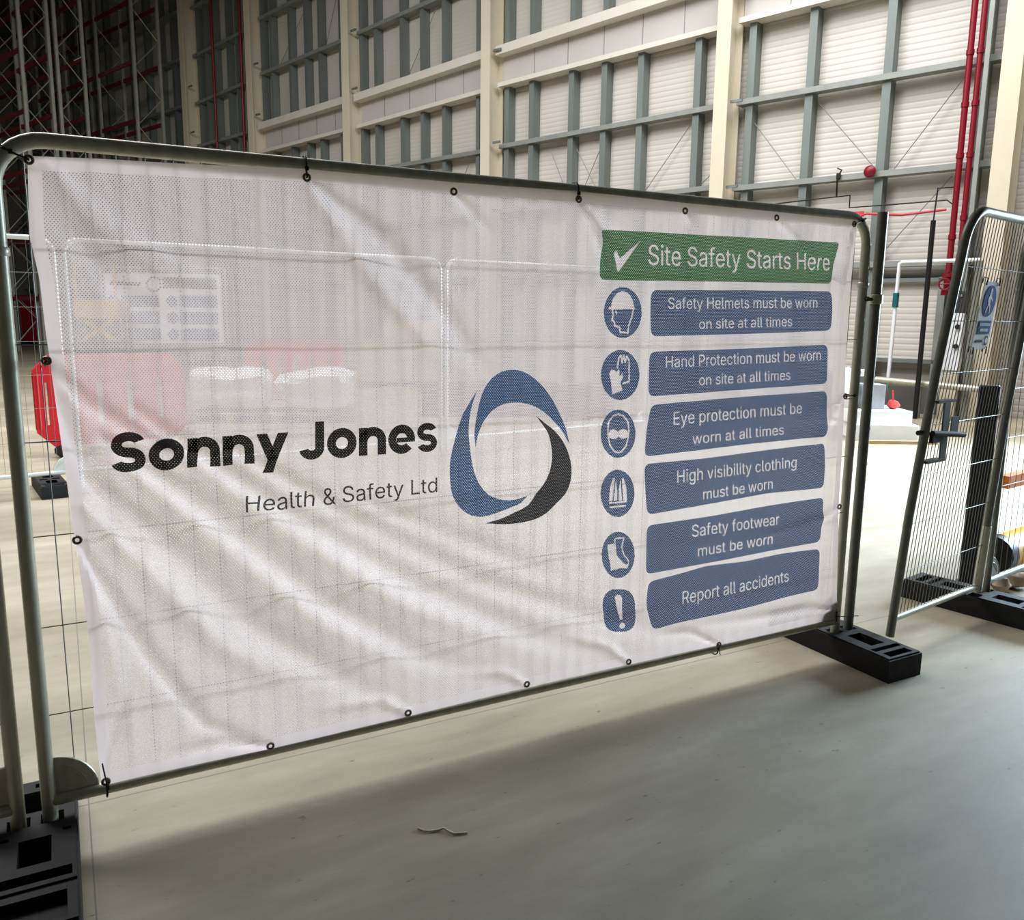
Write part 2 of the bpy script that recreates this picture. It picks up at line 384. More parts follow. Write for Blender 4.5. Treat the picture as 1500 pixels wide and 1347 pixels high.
CREASES = [([(0.8415, 2.0552), (1.0862, 1.886), (1.305, 1.6452), (1.4919, 1.4043)], 0.035, 0.01), ([(0.8415, 2.0552), (0.9926, 1.8383), (1.179, 1.6211), (1.3305, 1.4566)], 0.03, -0.007), ([(0.1337, 2.0365), (0.2255, 1.9169), (0.4129, 1.7745), (0.5834, 1.7198)], 0.03, -0.009), ([(0.1161, 2.0172), (0.1875, 1.8593), (0.2818, 1.7124), (0.4229, 1.6166)], 0.03, 0.007), ([(0.091, 1.5011), (0.1893, 1.3818), (0.3281, 1.274), (0.4956, 1.1354)], 0.022, 0.009), ([(0.0907, 1.4973), (0.1475, 1.2847), (0.2231, 1.0754), (0.3211, 0.8291)], 0.025, 0.008), ([(0.1315, 0.9776), (0.2227, 0.7787), (0.3071, 0.5874), (0.4558, 0.324), (0.6588, 0.2017)], 0.022, 0.01), ([(0.1315, 0.9776), (0.183, 0.7418), (0.2156, 0.5159), (0.2496, 0.2801)], 0.025, -0.006), ([(0.1745, 1.1621), (0.3853, 0.9296), (0.6413, 0.6189), (0.9125, 0.3961), (1.1593, 0.202)], 0.045, 0.012), ([(0.2182, 1.2805), (0.4914, 1.0488), (0.8255, 0.7083), (1.22, 0.4131), (1.6586, 0.2096)], 0.045, 0.011), ([(0.3143, 1.3565), (0.7008, 1.0281), (1.1698, 0.7067), (1.6798, 0.4103), (2.1507, 0.208)], 0.05, 0.011), ([(0.5615, 1.2386), (0.9736, 0.9533), (1.4409, 0.6676), (1.9334, 0.4525), (2.6402, 0.1972)], 0.045, 0.01), ([(0.1512, 1.0825), (0.3586, 0.8016), (0.5309, 0.5681), (0.7919, 0.3709)], 0.035, -0.008), ([(0.2675, 1.1957), (0.5465, 0.9097), (0.846, 0.6078), (1.2195, 0.3335)], 0.04, -0.008), ([(0.4028, 1.2486), (0.7638, 0.9295), (1.1687, 0.6046), (1.7439, 0.3131)], 0.04, -0.008), ([(0.9283, 1.0527), (1.4402, 0.7993), (1.8969, 0.5733)], 0.04, 0.007), ([(1.3388, 2.0492), (1.4082, 1.9934), (1.4877, 1.9178)], 0.016, 0.007), ([(1.8401, 2.06), (1.9148, 1.9771), (1.9653, 1.8551), (1.9856, 1.7289)], 0.018, 0.008), ([(1.8401, 2.06), (1.9771, 1.9557), (2.1068, 1.8863)], 0.02, -0.006), ([(2.3381, 2.051), (2.4041, 1.992)], 0.015, 0.006), ([(2.8296, 2.0548), (2.9308, 1.993), (3.1975, 1.8441)], 0.018, 0.007), ([(3.3136, 2.0575), (3.2159, 1.8745), (3.1922, 1.6939), (3.178, 1.4189)], 0.018, -0.008), ([(3.3154, 2.0428), (3.2698, 1.7861), (3.2733, 1.4793)], 0.015, 0.008), ([(3.3311, 1.289), (3.1892, 1.1046), (2.9834, 0.992)], 0.025, 0.007), ([(3.3444, 0.7629), (3.2305, 0.7114), (2.8036, 0.6626)], 0.022, 0.006), ([(3.3889, 0.2366), (3.1838, 0.2801), (2.834, 0.2872), (2.4345, 0.3073)], 0.022, 0.008), ([(2.1507, 0.208), (2.0392, 0.3016), (1.8056, 0.3879)], 0.018, -0.006), ([(1.6586, 0.2096), (1.5604, 0.2781), (1.3014, 0.3303)], 0.018, -0.005), ([(1.1593, 0.202), (1.0606, 0.2745), (0.7896, 0.2962)], 0.02, -0.006), ([(0.6588, 0.2017), (0.5164, 0.2492), (0.3071, 0.242)], 0.02, 0.006), ([(0.1484, 0.214), (0.2181, 0.4026), (0.2494, 0.5984)], 0.02, 0.006), ([(2.6402, 0.1972), (2.4739, 0.2847), (2.2495, 0.3088)], 0.015, 0.006)]

FO = Vector((-1.4010257, 2.3387004, 0)); FU = Vector((0.88035505, 0.47431527, 0)); FN = Vector((0.47431527, -0.88035505, 0)); UP = Vector((0, 0, 1))
def F(u, v, n=0.0): return FO + FU * u + UP * v + FN * n
# wall frame: s along the back wall (to the right), d away from the camera, z up
WR = Vector((0.7455488, -0.66645104, 0)); WN = Vector((-0.66645104, -0.7455488, 0))
def Wp(s, d, z): return WR * s - WN * d + UP * z
def wbox(mb, s0, s1, d0, d1, z0, z1, z0b=None, z1b=None):
    """box in the wall frame; z may differ at the two ends"""
    z0b = z0 if z0b is None else z0b; z1b = z1 if z1b is None else z1b
    vs = [Wp(s0, d0, z0), Wp(s1, d0, z0b), Wp(s1, d1, z0b), Wp(s0, d1, z0), Wp(s0, d0, z1), Wp(s1, d0, z1b), Wp(s1, d1, z1b), Wp(s0, d1, z1)]
    mb.add(vs, [(0, 3, 2, 1), (4, 5, 6, 7), (0, 1, 5, 4), (1, 2, 6, 5), (2, 3, 7, 6), (3, 0, 4, 7)])

EDGE_D = 2.4   # the unseen slab added to shade the front floor ends this far behind the fence
# ------------------------------------------------------------------ setting: floor, walls, ceilings added for shade
mb = MB(); mb.add([(-62, -7, 0), (16, -7, 0), (16, 60, 0), (-62, 60, 0)], [(0, 1, 2, 3)])
fl = mb.build('floor', 'floor', recalc=False); tag(fl, kind='structure')
mb = MB(); wbox(mb, -52, 2.5, 16.25, 16.45, 0, 14.4)
wall = mb.build('wall_back', 'wall_cladding'); tag(wall, kind='structure')
mb = MB(); wbox(mb, -52.3, -52, -4, 16.45, 0, 14.4)
we = mb.build('wall_left', 'end_wall_dark'); tag(we, kind='structure')
mb = MB(); wbox(mb, -52, -26.0, 2.0, 16.45, 14.4, 14.6)  # roof over the racking end only, added to keep it dark
ce = mb.build('shade_ceiling', 'ceiling_dark'); tag(ce, kind='structure')

mb = MB(); P0 = F(-14, 0, -EDGE_D); P1 = F(13, 0, -EDGE_D); P2 = F(13, 0, 9); P3 = F(-14, 0, 9)  # unseen low slab above the viewer, added to block the rooflight
mb.add([p + UP * 5.0 for p in (P0, P1, P2, P3)] + [p + UP * 5.3 for p in (P0, P1, P2, P3)], [(0, 3, 2, 1), (4, 5, 6, 7), (0, 1, 5, 4), (1, 2, 6, 5), (2, 3, 7, 6), (3, 0, 4, 7)])
ce2 = mb.build('shade_ceiling', 'ceiling_dark'); tag(ce2, kind='structure')
# columns (I sections, cream painted)
COLS = [(-3.70, 'cream steel column at the right edge, behind the open gate leaf'),
        (-8.74, 'cream steel column left of the wall bay with the red pipes'),
        (-15.12, 'cream steel column above the middle of the banner'),
        (-20.63, 'cream steel column left of the middle one, just right of the first cable tie on the top rail'),
        (-25.65, 'cream steel column with a thin red pipe close on its left'),
        (-29.92, 'last cream steel column before the dark racking')]
for s, lab in COLS:
    mb = MB()
    wbox(mb, s, s + .30, 15.60, 15.63, 0, 14.4)
    wbox(mb, s + .13, s + .17, 15.63, 16.08, 0, 14.4)
    wbox(mb, s, s + .30, 16.08, 16.11, 0, 14.4)
    wbox(mb, s + .17, s + .30, 15.75, 15.77, 3.86, 3.9)
    o = one('column', mb, 'cream_steel', lab, 'column', 'cream columns of the back wall')
    o['kind'] = 'structure'

# wall rails, beams and studs: parts of the back wall
def rail(s0, s1, z0, z1, th=.10, d0=15.93, d1=16.18, m='rail_steel', name='rail', z1s=None):
    mb = MB(); wbox(mb, s0, s1, d0, d0 + .02, z0, z0 + th, z1, z1 + th)
    wbox(mb, s0, s1, d0 + .02, d1, z0 + th - .015, z0 + th, z1 + th - .015, z1 + th)
    wbox(mb, s0, s1, d0 + .02, d1, z0, z0 + .015, z1, z1 + .015)
    return mb.build(name, m, wall)
def beam(s0, s1, z0, z1, th, name, d0=15.78, m='white_beam'):
    mb = MB(); wbox(mb, s0, s1, d0, 16.2, z0, z0 + th, z1, z1 + th)
    return mb.build(name, m, wall)
def stud(s, z0, z1, w=None, m='galvanised_stud'):
    w = w or (.15 if s > -15 else .125 if s > -21 else .115)
    mb = MB()
    wbox(mb, s - w / 2, s + w / 2, 16.0, 16.02, z0, z1)
    wbox(mb, s - w / 2, s - w / 2 + .02, 16.02, 16.24, z0, z1)
    wbox(mb, s + w / 2 - .02, s + w / 2, 16.02, 16.24, z0, z1)
    return mb.build('stud', m, wall)
def brace(s0, z0, s1, z1):
    mb = MB(); mb.tube([Wp(s0, 16.12, z0), Wp(s1, 16.12, z1)], .008, 5)
    return mb.build('brace', 'galvanised_stud', wall)
BAYS = [  # s0, s1, white beam z (l, r), sill beam z (l, r), low rails, high rails, studs
    (-8.42, -3.70, (7.23, 7.30), (7.92, 8.05), [(5.74, 5.77), (4.12, 4.13), (2.55, 2.55)], [(9.6, 9.6), (11.3, 11.3)], [-8.18, -6.98, -5.58, -4.05]),
    (-14.80, -8.74, (7.08, 7.20), (7.79, 8.02), [(5.66, 5.74), (4.12, 4.18), (2.55, 2.55)], [(9.6, 9.7), (11.3, 11.3)], [-14.62, -13.82, -12.62, -11.70, -10.74, -9.36]),
    (-20.33, -15.12, (6.84, 7.04), (7.56, 7.80), [(5.60, 5.62), (4.1, 4.1), (2.5, 2.5)], [(9.36, 9.66), (11.2, 11.3)], [-20.25, -19.60, -18.50, -17.68, -16.84, -15.60]),
    (-25.35, -20.63, (6.72, 6.84), (7.44, 7.58), [(5.55, 5.6), (4.1, 4.1), (2.5, 2.5)], [(9.12, 9.32), (10.78, 11.0)], [-25.30, -24.78, -23.76, -22.92, -22.22, -21.20]),
    (-29.62, -25.65, None, None, [(7.40, 7.46), (5.6, 5.6), (4.0, 4.0), (2.5, 2.5)], [(8.84, 9.04), (10.42, 10.62), (12.0, 12.2)], [-29.88, -29.35, -28.85, -28.25, -27.40, -26.85, -26.30]),
]
for s0, s1, wb, sb, low, high, studs in BAYS:
    if wb:
        beam(s0, s1, wb[0], wb[1], .10, 'beam', 15.86)
        beam(s0, s1, sb[0], sb[1], .20, 'beam')
        mb = MB(); wbox(mb, s0, s1, 16.06, 16.2, wb[0] + .10, sb[0], wb[1] + .10, sb[1]); mb.build('infill_panel', 'pale_panel', wall)
        k = int((s1 - s0) / .9)
        for i in range(1, k):   # joints between the infill boards
            s = s0 + (s1 - s0) * i / k
            f_ = i / k
            mb = MB(); wbox(mb, s - .008, s + .008, 16.052, 16.06, wb[0] + (wb[1] - wb[0]) * f_ + .10, sb[0] + (sb[1] - sb[0]) * f_); mb.build('board_joint', 'rail_steel', wall)
        for i, s in enumerate(studs):
            f_ = max(0, min(1, (s - s0) / (s1 - s0)))
            stud(s, 0.0, wb[0] + (wb[1] - wb[0]) * f_)
            stud(s, sb[0] + (sb[1] - sb[0]) * f_ + .2, 14.4)
    else:
        for s in studs: stud(s, 0, 14.4, .11)
    for a, b in low + high: rail(s0, s1, a, b)
for s in (-31.2, -32.2, -33.3, -34.6, -36.8, -38.0, -39.3, -40.4, -42.8, -44.2, -45.8, -47.5): stud(s, 0, 14.4, .18)
for z in (2.5, 4.1, 5.7, 7.3, 8.9, 10.5, 12.1): rail(-48, -29.92, z, z)
for a in ((-8.28, 5.62, -7.18, 4.26), (-6.96, 5.73, -5.66, 4.26), (-5.37, 4.26, -4.29, 5.72), (-5.5, 2.75, -4.4, 4.05),
          (-13.3, 5.5, -12.7, 4.3), (-12.5, 5.4, -11.8, 4.3), (-11.7, 5.6, -12.5, 4.1), (-9.5, 5.6, -10.7, 4.2), (-8.9, 4.6, -9.4, 4.2),
          (-16.0, 5.5, -16.7, 4.3), (-23.0, 10.7, -24.6, 9.2), (-21.4, 10.8, -22.1, 9.3), (-17.2, 9.5, -18.4, 7.9)): brace(*a)
# bracket ties beside the columns
for s in (-8.42, -14.80, -20.33, -25.35, -29.62):
    for z in (7.86, 9.4, 5.75, 4.15):
        mb = MB(); wbox(mb, s - .02, s + .22, 15.72, 15.76, z, z + .05); mb.build('tie_plate', 'galvanised_stud', wall)

# sectional dock door and its dark leveller pit in the right bay
dr = None
mb = MB(); wbox(mb, -5.45, -4.42, 16.12, 16.2, 0.9, 2.28); dr = mb.build('door_1', 'wall_cladding'); tag(dr, kind='structure')
for a in ((-5.55, -5.45, .4, 2.36), (-4.42, -4.30, .4, 2.36)):
    mb = MB(); wbox(mb, a[0], a[1], 16.0, 16.2, a[2], a[3]); mb.build('door_post', 'rail_steel', dr)
for z in (2.28, .86):
    mb = MB(); wbox(mb, -5.55, -4.30, 16.0, 16.2, z, z + .07); mb.build('door_rail', 'galvanised_stud', dr)
mb = MB(); wbox(mb, -5.6, -3.72, 15.7, 16.1, 0.0, .46); tag(mb.build('trim_1', 'dark_grey_panel'), kind='structure')

# ------------------------------------------------------------------ fence panels
def fence_panel(a, b, label, group, ztop=2.10, zb=.17, z_in=.045, r=.0215, cell=(.075, .265), n=14, wn=5, plates=True, wires=True, m='galvanised_tube', wr=.0017):
    a = Vector((a[0], a[1], 0)); b = Vector((b[0], b[1], 0))
    U = (b - a); L = U.length; U.normalize(); N = Vector((U.y, -U.x, 0))
    P = lambda u, v, k=0.0: a + U * u + UP * v + N * k
    root = thing('mesh_fence', a, label, 'fence', group)
    br = .13
    arc = lambda cu, t0, t1: [P(cu + br * math.cos(math.radians(t0 + (t1 - t0) * i / 8)), ztop - br + br * math.sin(math.radians(t0 + (t1 - t0) * i / 8))) for i in range(9)]
    mb = MB(); mb.tube([P(0, z_in)] + [P(0, .6), P(0, 1.2)] + arc(br, 180, 90) + [P(L * .33, ztop), P(L * .66, ztop)] + arc(L - br, 90, 0) + [P(L, 1.2), P(L, .6), P(L, z_in)], r, n)
    mb.build('frame_tube', m, root)
    mb = MB(); mb.tube([P(0, zb), P(L * .5, zb), P(L, zb)], r * .92, n); mb.build('bottom_rail', m, root)
    for u in (0, L):
        for z in (1.80,):
            mb = MB(); mb.lathe(P(u, z), UP, [(-.012, r + .002), (-.008, r + .005), (.008, r + .005), (.012, r + .002)], n); mb.build('collar', m, root)
    if wires:
        mb = MB()
        k = int(L / cell[0])
        for i in range(1, k):
            u = L * i / k
            mb.tube([P(u, zb), P(u, ztop)], wr, wn, caps=False)
        k = int((ztop - zb) / cell[1])
        for i in range(1, k):
            z = zb + (ztop - zb) * i / k
            mb.tube([P(0, z, .004), P(L, z, .004)], wr, wn, caps=False)
        mb.build('wire_mesh', 'galvanised_wire', root)
    if plates:
        for cu, sg in ((0, 1), (L, -1)):
            q = .125
            poly = [(0, 0)] + [(q * math.cos(math.radians(t)), q * math.sin(math.radians(t))) for t in range(0, 91, 10)]
            mb = MB(); mb.prism(poly, lambda x, y, h: P(cu + sg * (r * .5 + x), zb + r * .5 + y, h), -.003, .003)
            rim = [P(cu + sg * (r * .5 + q * math.cos(math.radians(t))), zb + r * .5 + q * math.sin(math.radians(t)), 0) for t in range(0, 91, 10)]
            mb.tube(rim, .005, 6)
            rim = [P(cu + sg * (r * .5 + (q - .025) * math.cos(math.radians(t))), zb + r * .5 + (q - .025) * math.sin(math.radians(t)), .003) for t in range(15, 76, 10)]
            mb.tube(rim + [rim[0]], .0022, 5)
            mb.build('corner_plate', m, root)
    return root

PW = 3.4265
main = fence_panel(F(0, 0), F(PW, 0), 'galvanised mesh fence panel carrying the big white safety banner', 'fence panels of the near line')
NA = FO - FU * .085 - FU * 3.43 + FN * .0
fence_panel(NA, FO - FU * .085, 'galvanised fence panel cut off by the left edge, sharing the near rubber block', 'fence panels of the near line')
gate_a = Vector((1.904, 3.997, 0)); GU = Vector((.80, .60, 0)); GNn = Vector((.60, -.80, 0))

# ------------------------------------------------------------------ banner
def seg_interp(pts, t):
    ls = [0]
    for p, q in zip(pts, pts[1:]): ls.append(ls[-1] + math.hypot(q[0] - p[0], q[1] - p[1]))
    x = t * ls[-1]
    for i in range(len(pts) - 1):
        if x <= ls[i + 1] or i == len(pts) - 2:
            f_ = (x - ls[i]) / max(1e-9, ls[i + 1] - ls[i])
            return (pts[i][0] + (pts[i + 1][0] - pts[i][0]) * f_, pts[i][1] + (pts[i + 1][1] - pts[i][1]) * f_)
CRS = []
for pts, w_, a_ in CREASES:
    us = [p[0] for p in pts]; vs_ = [p[1] for p in pts]
    CRS.append((pts, w_, a_, min(us) - 3 * w_, max(us) + 3 * w_, min(vs_) - 3 * w_, max(vs_) + 3 * w_))
def disp(u, v):
    w = .004 * math.sin(u * 2.1 + .6) * math.sin(v * 2.4) + .0015 * math.sin(u * 9 + v * 4)
    for pts, wd, am, u0, u1, v0, v1 in CRS:
        if not (u0 < u < u1 and v0 < v < v1): continue
        best = 1e9; bt = 0; n_ = len(pts) - 1
        for i in range(n_):
            ax, ay = pts[i]; dx, dy = pts[i + 1][0] - ax, pts[i + 1][1] - ay
            t = max(0, min(1, ((u - ax) * dx + (v - ay) * dy) / (dx * dx + dy * dy)))
            q = math.hypot(u - ax - t * dx, v - ay - t * dy)
            if q < best: best = q; bt = (i + t) / n_
        wl = wd * (.35 + .65 * min(1, bt * 3))
        fade = min(1, .5 + 3 * bt) * min(1, (1 - bt) * 2.2 + .05)
        w += am * math.exp(-(best / wl) ** 2) * fade * 1.7
    return max(-.013, w)
BOFF = .022
def B(u, v, e=0.0): return F(u, v, BOFF + disp(u, v) + e)

bn = thing('banner', F(1.75, .19, BOFF), 'white mesh banner tied to the fence panel, printed with site safety rules', 'banner')
NAa, NBb = 280, 150
grid = []
for j in range(NBb + 1):
    b_ = j / NBb
    row = []
    for i in range(NAa + 1):
        a_ = i / NAa
        T_ = seg_interp(EDGE_TOP, a_); Bt = seg_interp(EDGE_BOTTOM, a_)
        Lf = seg_interp(EDGE_LEFT, b_); Rt = seg_interp(EDGE_RIGHT, b_)
        TL, TR, BL, BR = EDGE_TOP[0], EDGE_TOP[-1], EDGE_BOTTOM[0], EDGE_BOTTOM[-1]
        u = (1 - b_) * T_[0] + b_ * Bt[0] + (1 - a_) * Lf[0] + a_ * Rt[0] - ((1 - a_) * (1 - b_) * TL[0] + a_ * (1 - b_) * TR[0] + (1 - a_) * b_ * BL[0] + a_ * b_ * BR[0])
        v = (1 - b_) * T_[1] + b_ * Bt[1] + (1 - a_) * Lf[1] + a_ * Rt[1] - ((1 - a_) * (1 - b_) * TL[1] + a_ * (1 - b_) * TR[1] + (1 - a_) * b_ * BL[1] + a_ * b_ * BR[1])
        row.append((u, v))
    grid.append(row)
def sheet(test, name, m, e=0.0, solid=False):
    mb = MB(); idx = {}; uvs = []
    def vi(i, j):
        if (i, j) not in idx:
            idx[(i, j)] = len(mb.v); u, v = grid[j][i]
            mb.v.append(tuple(B(u, v, e))); uvs.append((u, v))
        return idx[(i, j)]
    for j in range(NBb):
        for i in range(NAa):
            if test(i, j):
                mb.f.append([vi(i, j), vi(i, j + 1), vi(i + 1, j + 1), vi(i + 1, j)]); mb.sm.append(True)
    mb.uv = uvs
    return mb.build(name, m, bn, recalc=False)
hem_t = lambda i, j: i < 3 or i >= NAa - 3 or j < 3 or j >= NBb - 3
sheet(lambda i, j: not hem_t(i, j), 'banner_sheet', 'banner_white')
sheet(hem_t, 'hem', 'banner_hem')

def conform(bm, name, m, e, step=.012, parent=None):
    """cut a flat outline drawn in banner metres into small cells and lay it on the cloth"""
    if not bm.verts: return None
    u0 = min(v.co.x for v in bm.verts); u1 = max(v.co.x for v in bm.verts)
    v0 = min(v.co.y for v in bm.verts); v1 = max(v.co.y for v in bm.verts)
    k = math.ceil(u0 / step)
    while k * step < u1:
        bmesh.ops.bisect_plane(bm, geom=bm.verts[:] + bm.edges[:] + bm.faces[:], plane_co=(k * step, 0, 0), plane_no=(1, 0, 0), dist=1e-6); k += 1
    k = math.ceil(v0 / step)
    while k * step < v1:
        bmesh.ops.bisect_plane(bm, geom=bm.verts[:] + bm.edges[:] + bm.faces[:], plane_co=(0, k * step, 0), plane_no=(0, 1, 0), dist=1e-6); k += 1
    lay = bm.loops.layers.uv.new('UVMap')
    for f_ in bm.faces:
        f_.smooth = True
        for lp in f_.loops: lp[lay].uv = (lp.vert.co.x, lp.vert.co.y)
    off = world_loc(bn)
    for v in bm.verts: v.co = B(v.co.x, v.co.y, e) - off
    for f_ in bm.faces:
        f_.normal_update()
        if f_.normal.dot(FN) < 0: f_.normal_flip()
    me = D_.meshes.new(name); bm.to_mesh(me); bm.free()
    me.materials.append(MAT[m]); o = D_.objects.new(name, me); COL.objects.link(o); o.parent = parent or bn
    return o
def poly_bm(polys, bm=None):
    bm = bm or bmesh.new()
    for p in polys:
        vs = [bm.verts.new((x, y, 0)) for x, y in p]
        f_ = bm.faces.new(vs)
        bmesh.ops.triangulate(bm, faces=[f_])
    return bm
def smooth_closed(p, it=2):
    for _ in range(it):
        q = []
        for i in range(len(p)):
            a_, b_ = p[i], p[(i + 1) % len(p)]
            q.append((a_[0] * .75 + b_[0] * .25, a_[1] * .75 + b_[1] * .25)); q.append((a_[0] * .25 + b_[0] * .75, a_[1] * .25 + b_[1] * .75))
        p = q
    return p
def round_poly(p, r):
    """cut the corners of an outline with small arcs"""
    out = []
    k = len(p)
    for i in range(k):
        a_ = Vector(p[i - 1]); c = Vector(p[i]); b_ = Vector(p[(i + 1) % k])
        da = (a_ - c); db = (b_ - c); ra = min(r, da.length * .45); rb = min(r, db.length * .45)
        s_ = c + da.normalized() * ra; e_ = c + db.normalized() * rb
        for t in (0, .25, .5, .75, 1):
            q = s_ * (1 - t) ** 2 + c * 2 * t * (1 - t) + e_ * t * t
            out.append((q.x, q.y))
    return out
# text
def quad_map(q, s, t):
    (bl, br, tr, tl) = q
    return (bl[0] * (1 - s) * (1 - t) + br[0] * s * (1 - t) + tr[0] * s * t + tl[0] * (1 - s) * t,
            bl[1] * (1 - s) * (1 - t) + br[1] * s * (1 - t) + tr[1] * s * t + tl[1] * (1 - s) * t)
def text_loops(body):
    """closed outlines of a line of text, in font units"""
    cu = D_.curves.new('lettering', 'FONT'); cu.body = body; cu.size = 1.0
    if FONT: cu.font = FONT
    o = D_.objects.new('lettering', cu); COL.objects.link(o)
    dg = bpy.context.evaluated_depsgraph_get(); dg.update()
    oe = o.evaluated_get(dg)
    c2 = oe.to_curve(dg)
    out = []
    for sp in c2.splines:
        bp_ = sp.bezier_points; k = len(bp_); lp = []
        for i in range(k):
            p, q = bp_[i], bp_[(i + 1) % k]
            straight = p.handle_right_type == 'VECTOR' and q.handle_left_type == 'VECTOR'
            pts = interpolate_bezier(p.co, p.handle_right, q.handle_left, q.co, 2 if straight else 6)
            for v in pts[:-1]:
                if not lp or (v - lp[-1]).length > 1e-4: lp.append(v.copy())
        if len(lp) > 2 and (lp[0] - lp[-1]).length < 1e-4: lp.pop()
        if len(lp) > 2: out.append([(v.x, v.y) for v in lp])
    oe.to_curve_clear()
    D_.objects.remove(o); D_.curves.remove(cu)
    return out
import os
FONT = None
try:
    fp = os.path.join(bpy.utils.system_resource('DATAFILES', path='fonts'), 'Inter.woff2')
    FONT = D_.fonts.load(fp)
except Exception:
    FONT = None
from mathutils.geometry import delaunay_2d_cdt, interpolate_bezier
_h = text_loops('H'); CAP = max(p[1] for l_ in _h for p in l_)
def line_loops(body, q):
    ls = text_loops(body)
    x0 = min(p[0] for l_ in ls for p in l_); x1 = max(p[0] for l_ in ls for p in l_)
    return [[quad_map(q, (p[0] - x0) / (x1 - x0), p[1] / CAP) for p in l_] for l_ in ls]
def fill(loops, outline=None):
    """triangulate; inside the loops when there is no outline, else the outline with the loops left open"""
    vs = []; es = []
    for l_ in loops + ([outline] if outline else []):
        o = len(vs); k = len(l_)
        vs += [Vector(p) for p in l_]; es += [(o + i, o + (i + 1) % k) for i in range(k)]
    ov, oe, of = delaunay_2d_cdt(vs, es, [], 0, 1e-7)[:3]
    bbs = [(min(p[0] for p in l_), max(p[0] for p in l_), min(p[1] for p in l_), max(p[1] for p in l_), l_) for l_ in loops]
    def wind(l_, x, y):
        w = 0
        for i in range(len(l_)):
            (xa, ya), (xb, yb) = l_[i - 1], l_[i]
            if (ya <= y) != (yb <= y) and x < (xb - xa) * (y - ya) / (yb - ya) + xa: w += 1 if yb > ya else -1
        return w
    bm = bmesh.new()
    nv = [bm.verts.new((v.x, v.y, 0)) for v in ov]
    for f_ in of:
        c = sum((ov[i] for i in f_), Vector((0, 0))) / len(f_)
        w = sum(wind(l_, c.x, c.y) for x0, x1, y0, y1, l_ in bbs if x0 <= c.x <= x1 and y0 <= c.y <= y1)
        ok = (w != 0) if outline is None else (w == 0 and wind(outline, c.x, c.y) != 0)
        if ok:
            try: bm.faces.new([nv[i] for i in f_])
            except ValueError: pass
    bmesh.ops.delete(bm, geom=[v for v in bm.verts if not v.link_faces], context='VERTS')
    return bm
for nm, p, m in (('logo_arc', LOGO[0], 'print_logo_blue'), ('logo_arc', LOGO[1], 'print_logo_blue'), ('logo_arc', LOGO[2], 'print_grey')):
    k = len(p)
    def cr(p):
        q = []
        for i in range(k):
            a0, a1, a2, a3 = [Vector(p[(i + d) % k]) for d in (-1, 0, 1, 2)]
            q.append((a1.x, a1.y))
            if (a2 - a1).normalized().dot((a1 - a0).normalized()) > .3 and (a3 - a2).normalized().dot((a2 - a1).normalized()) > .3:
                h_ = (a1 + a2) * .5625 - (a0 + a3) * .0625
                q.append((h_.x, h_.y))
        return q
    conform(fill([cr(p)]), nm, m, .0035)
TX = [t_ for t_ in TEXTS if t_[0] not in ('Sonny Jones', 'Health & Safety Ltd')]
hs_ = [t_ for t_ in TEXTS if t_[0] == 'Health & Safety Ltd'][0]
conform(fill(line_loops(hs_[0], hs_[1])), 'lettering', 'print_grey', .0035)
def panel_with(outline, name, m, lines, extra=()):
    lls = [line_loops(b, q) for b, q in lines]
    pn = conform(fill([l_ for ll in lls for l_ in ll] + [list(p) for p in extra], outline), name, m, .0035)
    for ll in lls: conform(fill(ll), 'lettering', 'print_white', .005, parent=pn)
    for p in extra: conform(fill([p]), 'tick_mark', 'print_white', .005, parent=pn)
    return pn
panel_with(round_poly(TITLE_BOX, .02), 'title_panel', 'print_green', TX[0:1], [TICK])
for p, (i0, i1) in zip(BOXES, ((1, 3), (3, 5), (5, 7), (7, 9), (9, 11), (11, 12))):
    panel_with(round_poly(p, .03), 'rule_panel', 'print_blue', TX[i0:i1])
# the heavy geometric company lettering, drawn stroke by stroke (cap height = 1)
def ring(cx, cy, rx, ry, t0, t1, w, n=28):
    o = []
    for i in range(n):
        a0 = math.radians(t0 + (t1 - t0) * i / n); a1 = math.radians(t0 + (t1 - t0) * (i + 1) / n)
        o.append([(cx + (rx - w / 2) * math.cos(a0), cy + (ry - w / 2) * math.sin(a0)), (cx + (rx + w / 2) * math.cos(a0), cy + (ry + w / 2) * math.sin(a0)),
                  (cx + (rx + w / 2) * math.cos(a1), cy + (ry + w / 2) * math.sin(a1)), (cx + (rx - w / 2) * math.cos(a1), cy + (ry - w / 2) * math.sin(a1))])
    return o
def rect(x0, x1, y0, y1): return [[(x0, y0), (x1, y0), (x1, y1), (x0, y1)]]
def g_S(k=1.0, kx=1.0):
    w = .245
    p = ring(.39, .70, .265, .20, 22, 270, w) + ring(.39, .30, .275, .20, 90, -158, w)
    return [[(x * kx, y * k) for x, y in q] for q in p], .79 * kx
def g_o(): return ring(.42, .385, .295, .285, 0, 360, .25, 40), .84
def g_n(): return rect(0, .25, 0, .76) + ring(.405, .40, .27, .25, 180, 0, .25) + rect(.55, .80, 0, .40), .80
def g_e(): return ring(.41, .385, .29, .285, 0, 318, .24, 36) + rect(.25, .82, .30, .43), .82
def g_y(): return [[(0, .76), (.30, .02), (.55, .1), (.28, .76)], [(.56, .76), (.14, -.27), (.41, -.27), (.84, .76)]], .84
def g_J(): return rect(.40, .65, .30, 1.0) + ring(.305, .30, .22, .19, 0, -168, .25), .66
glyphs = [g_S(), g_o(), g_n(), g_n(), g_y(), None, g_J(), g_o(), g_n(), g_e(), g_S(.78, .80)]
x = 0; allp = []
for g in glyphs:
    if g is None: x += .26; continue
    ps, wd = g
    allp += [[(px + x, py) for px, py in p] for p in ps]; x += wd + .065
x -= .065
qq = [t_ for t_ in TEXTS if t_[0] == 'Sonny Jones'][0][1]
bm = bmesh.new()
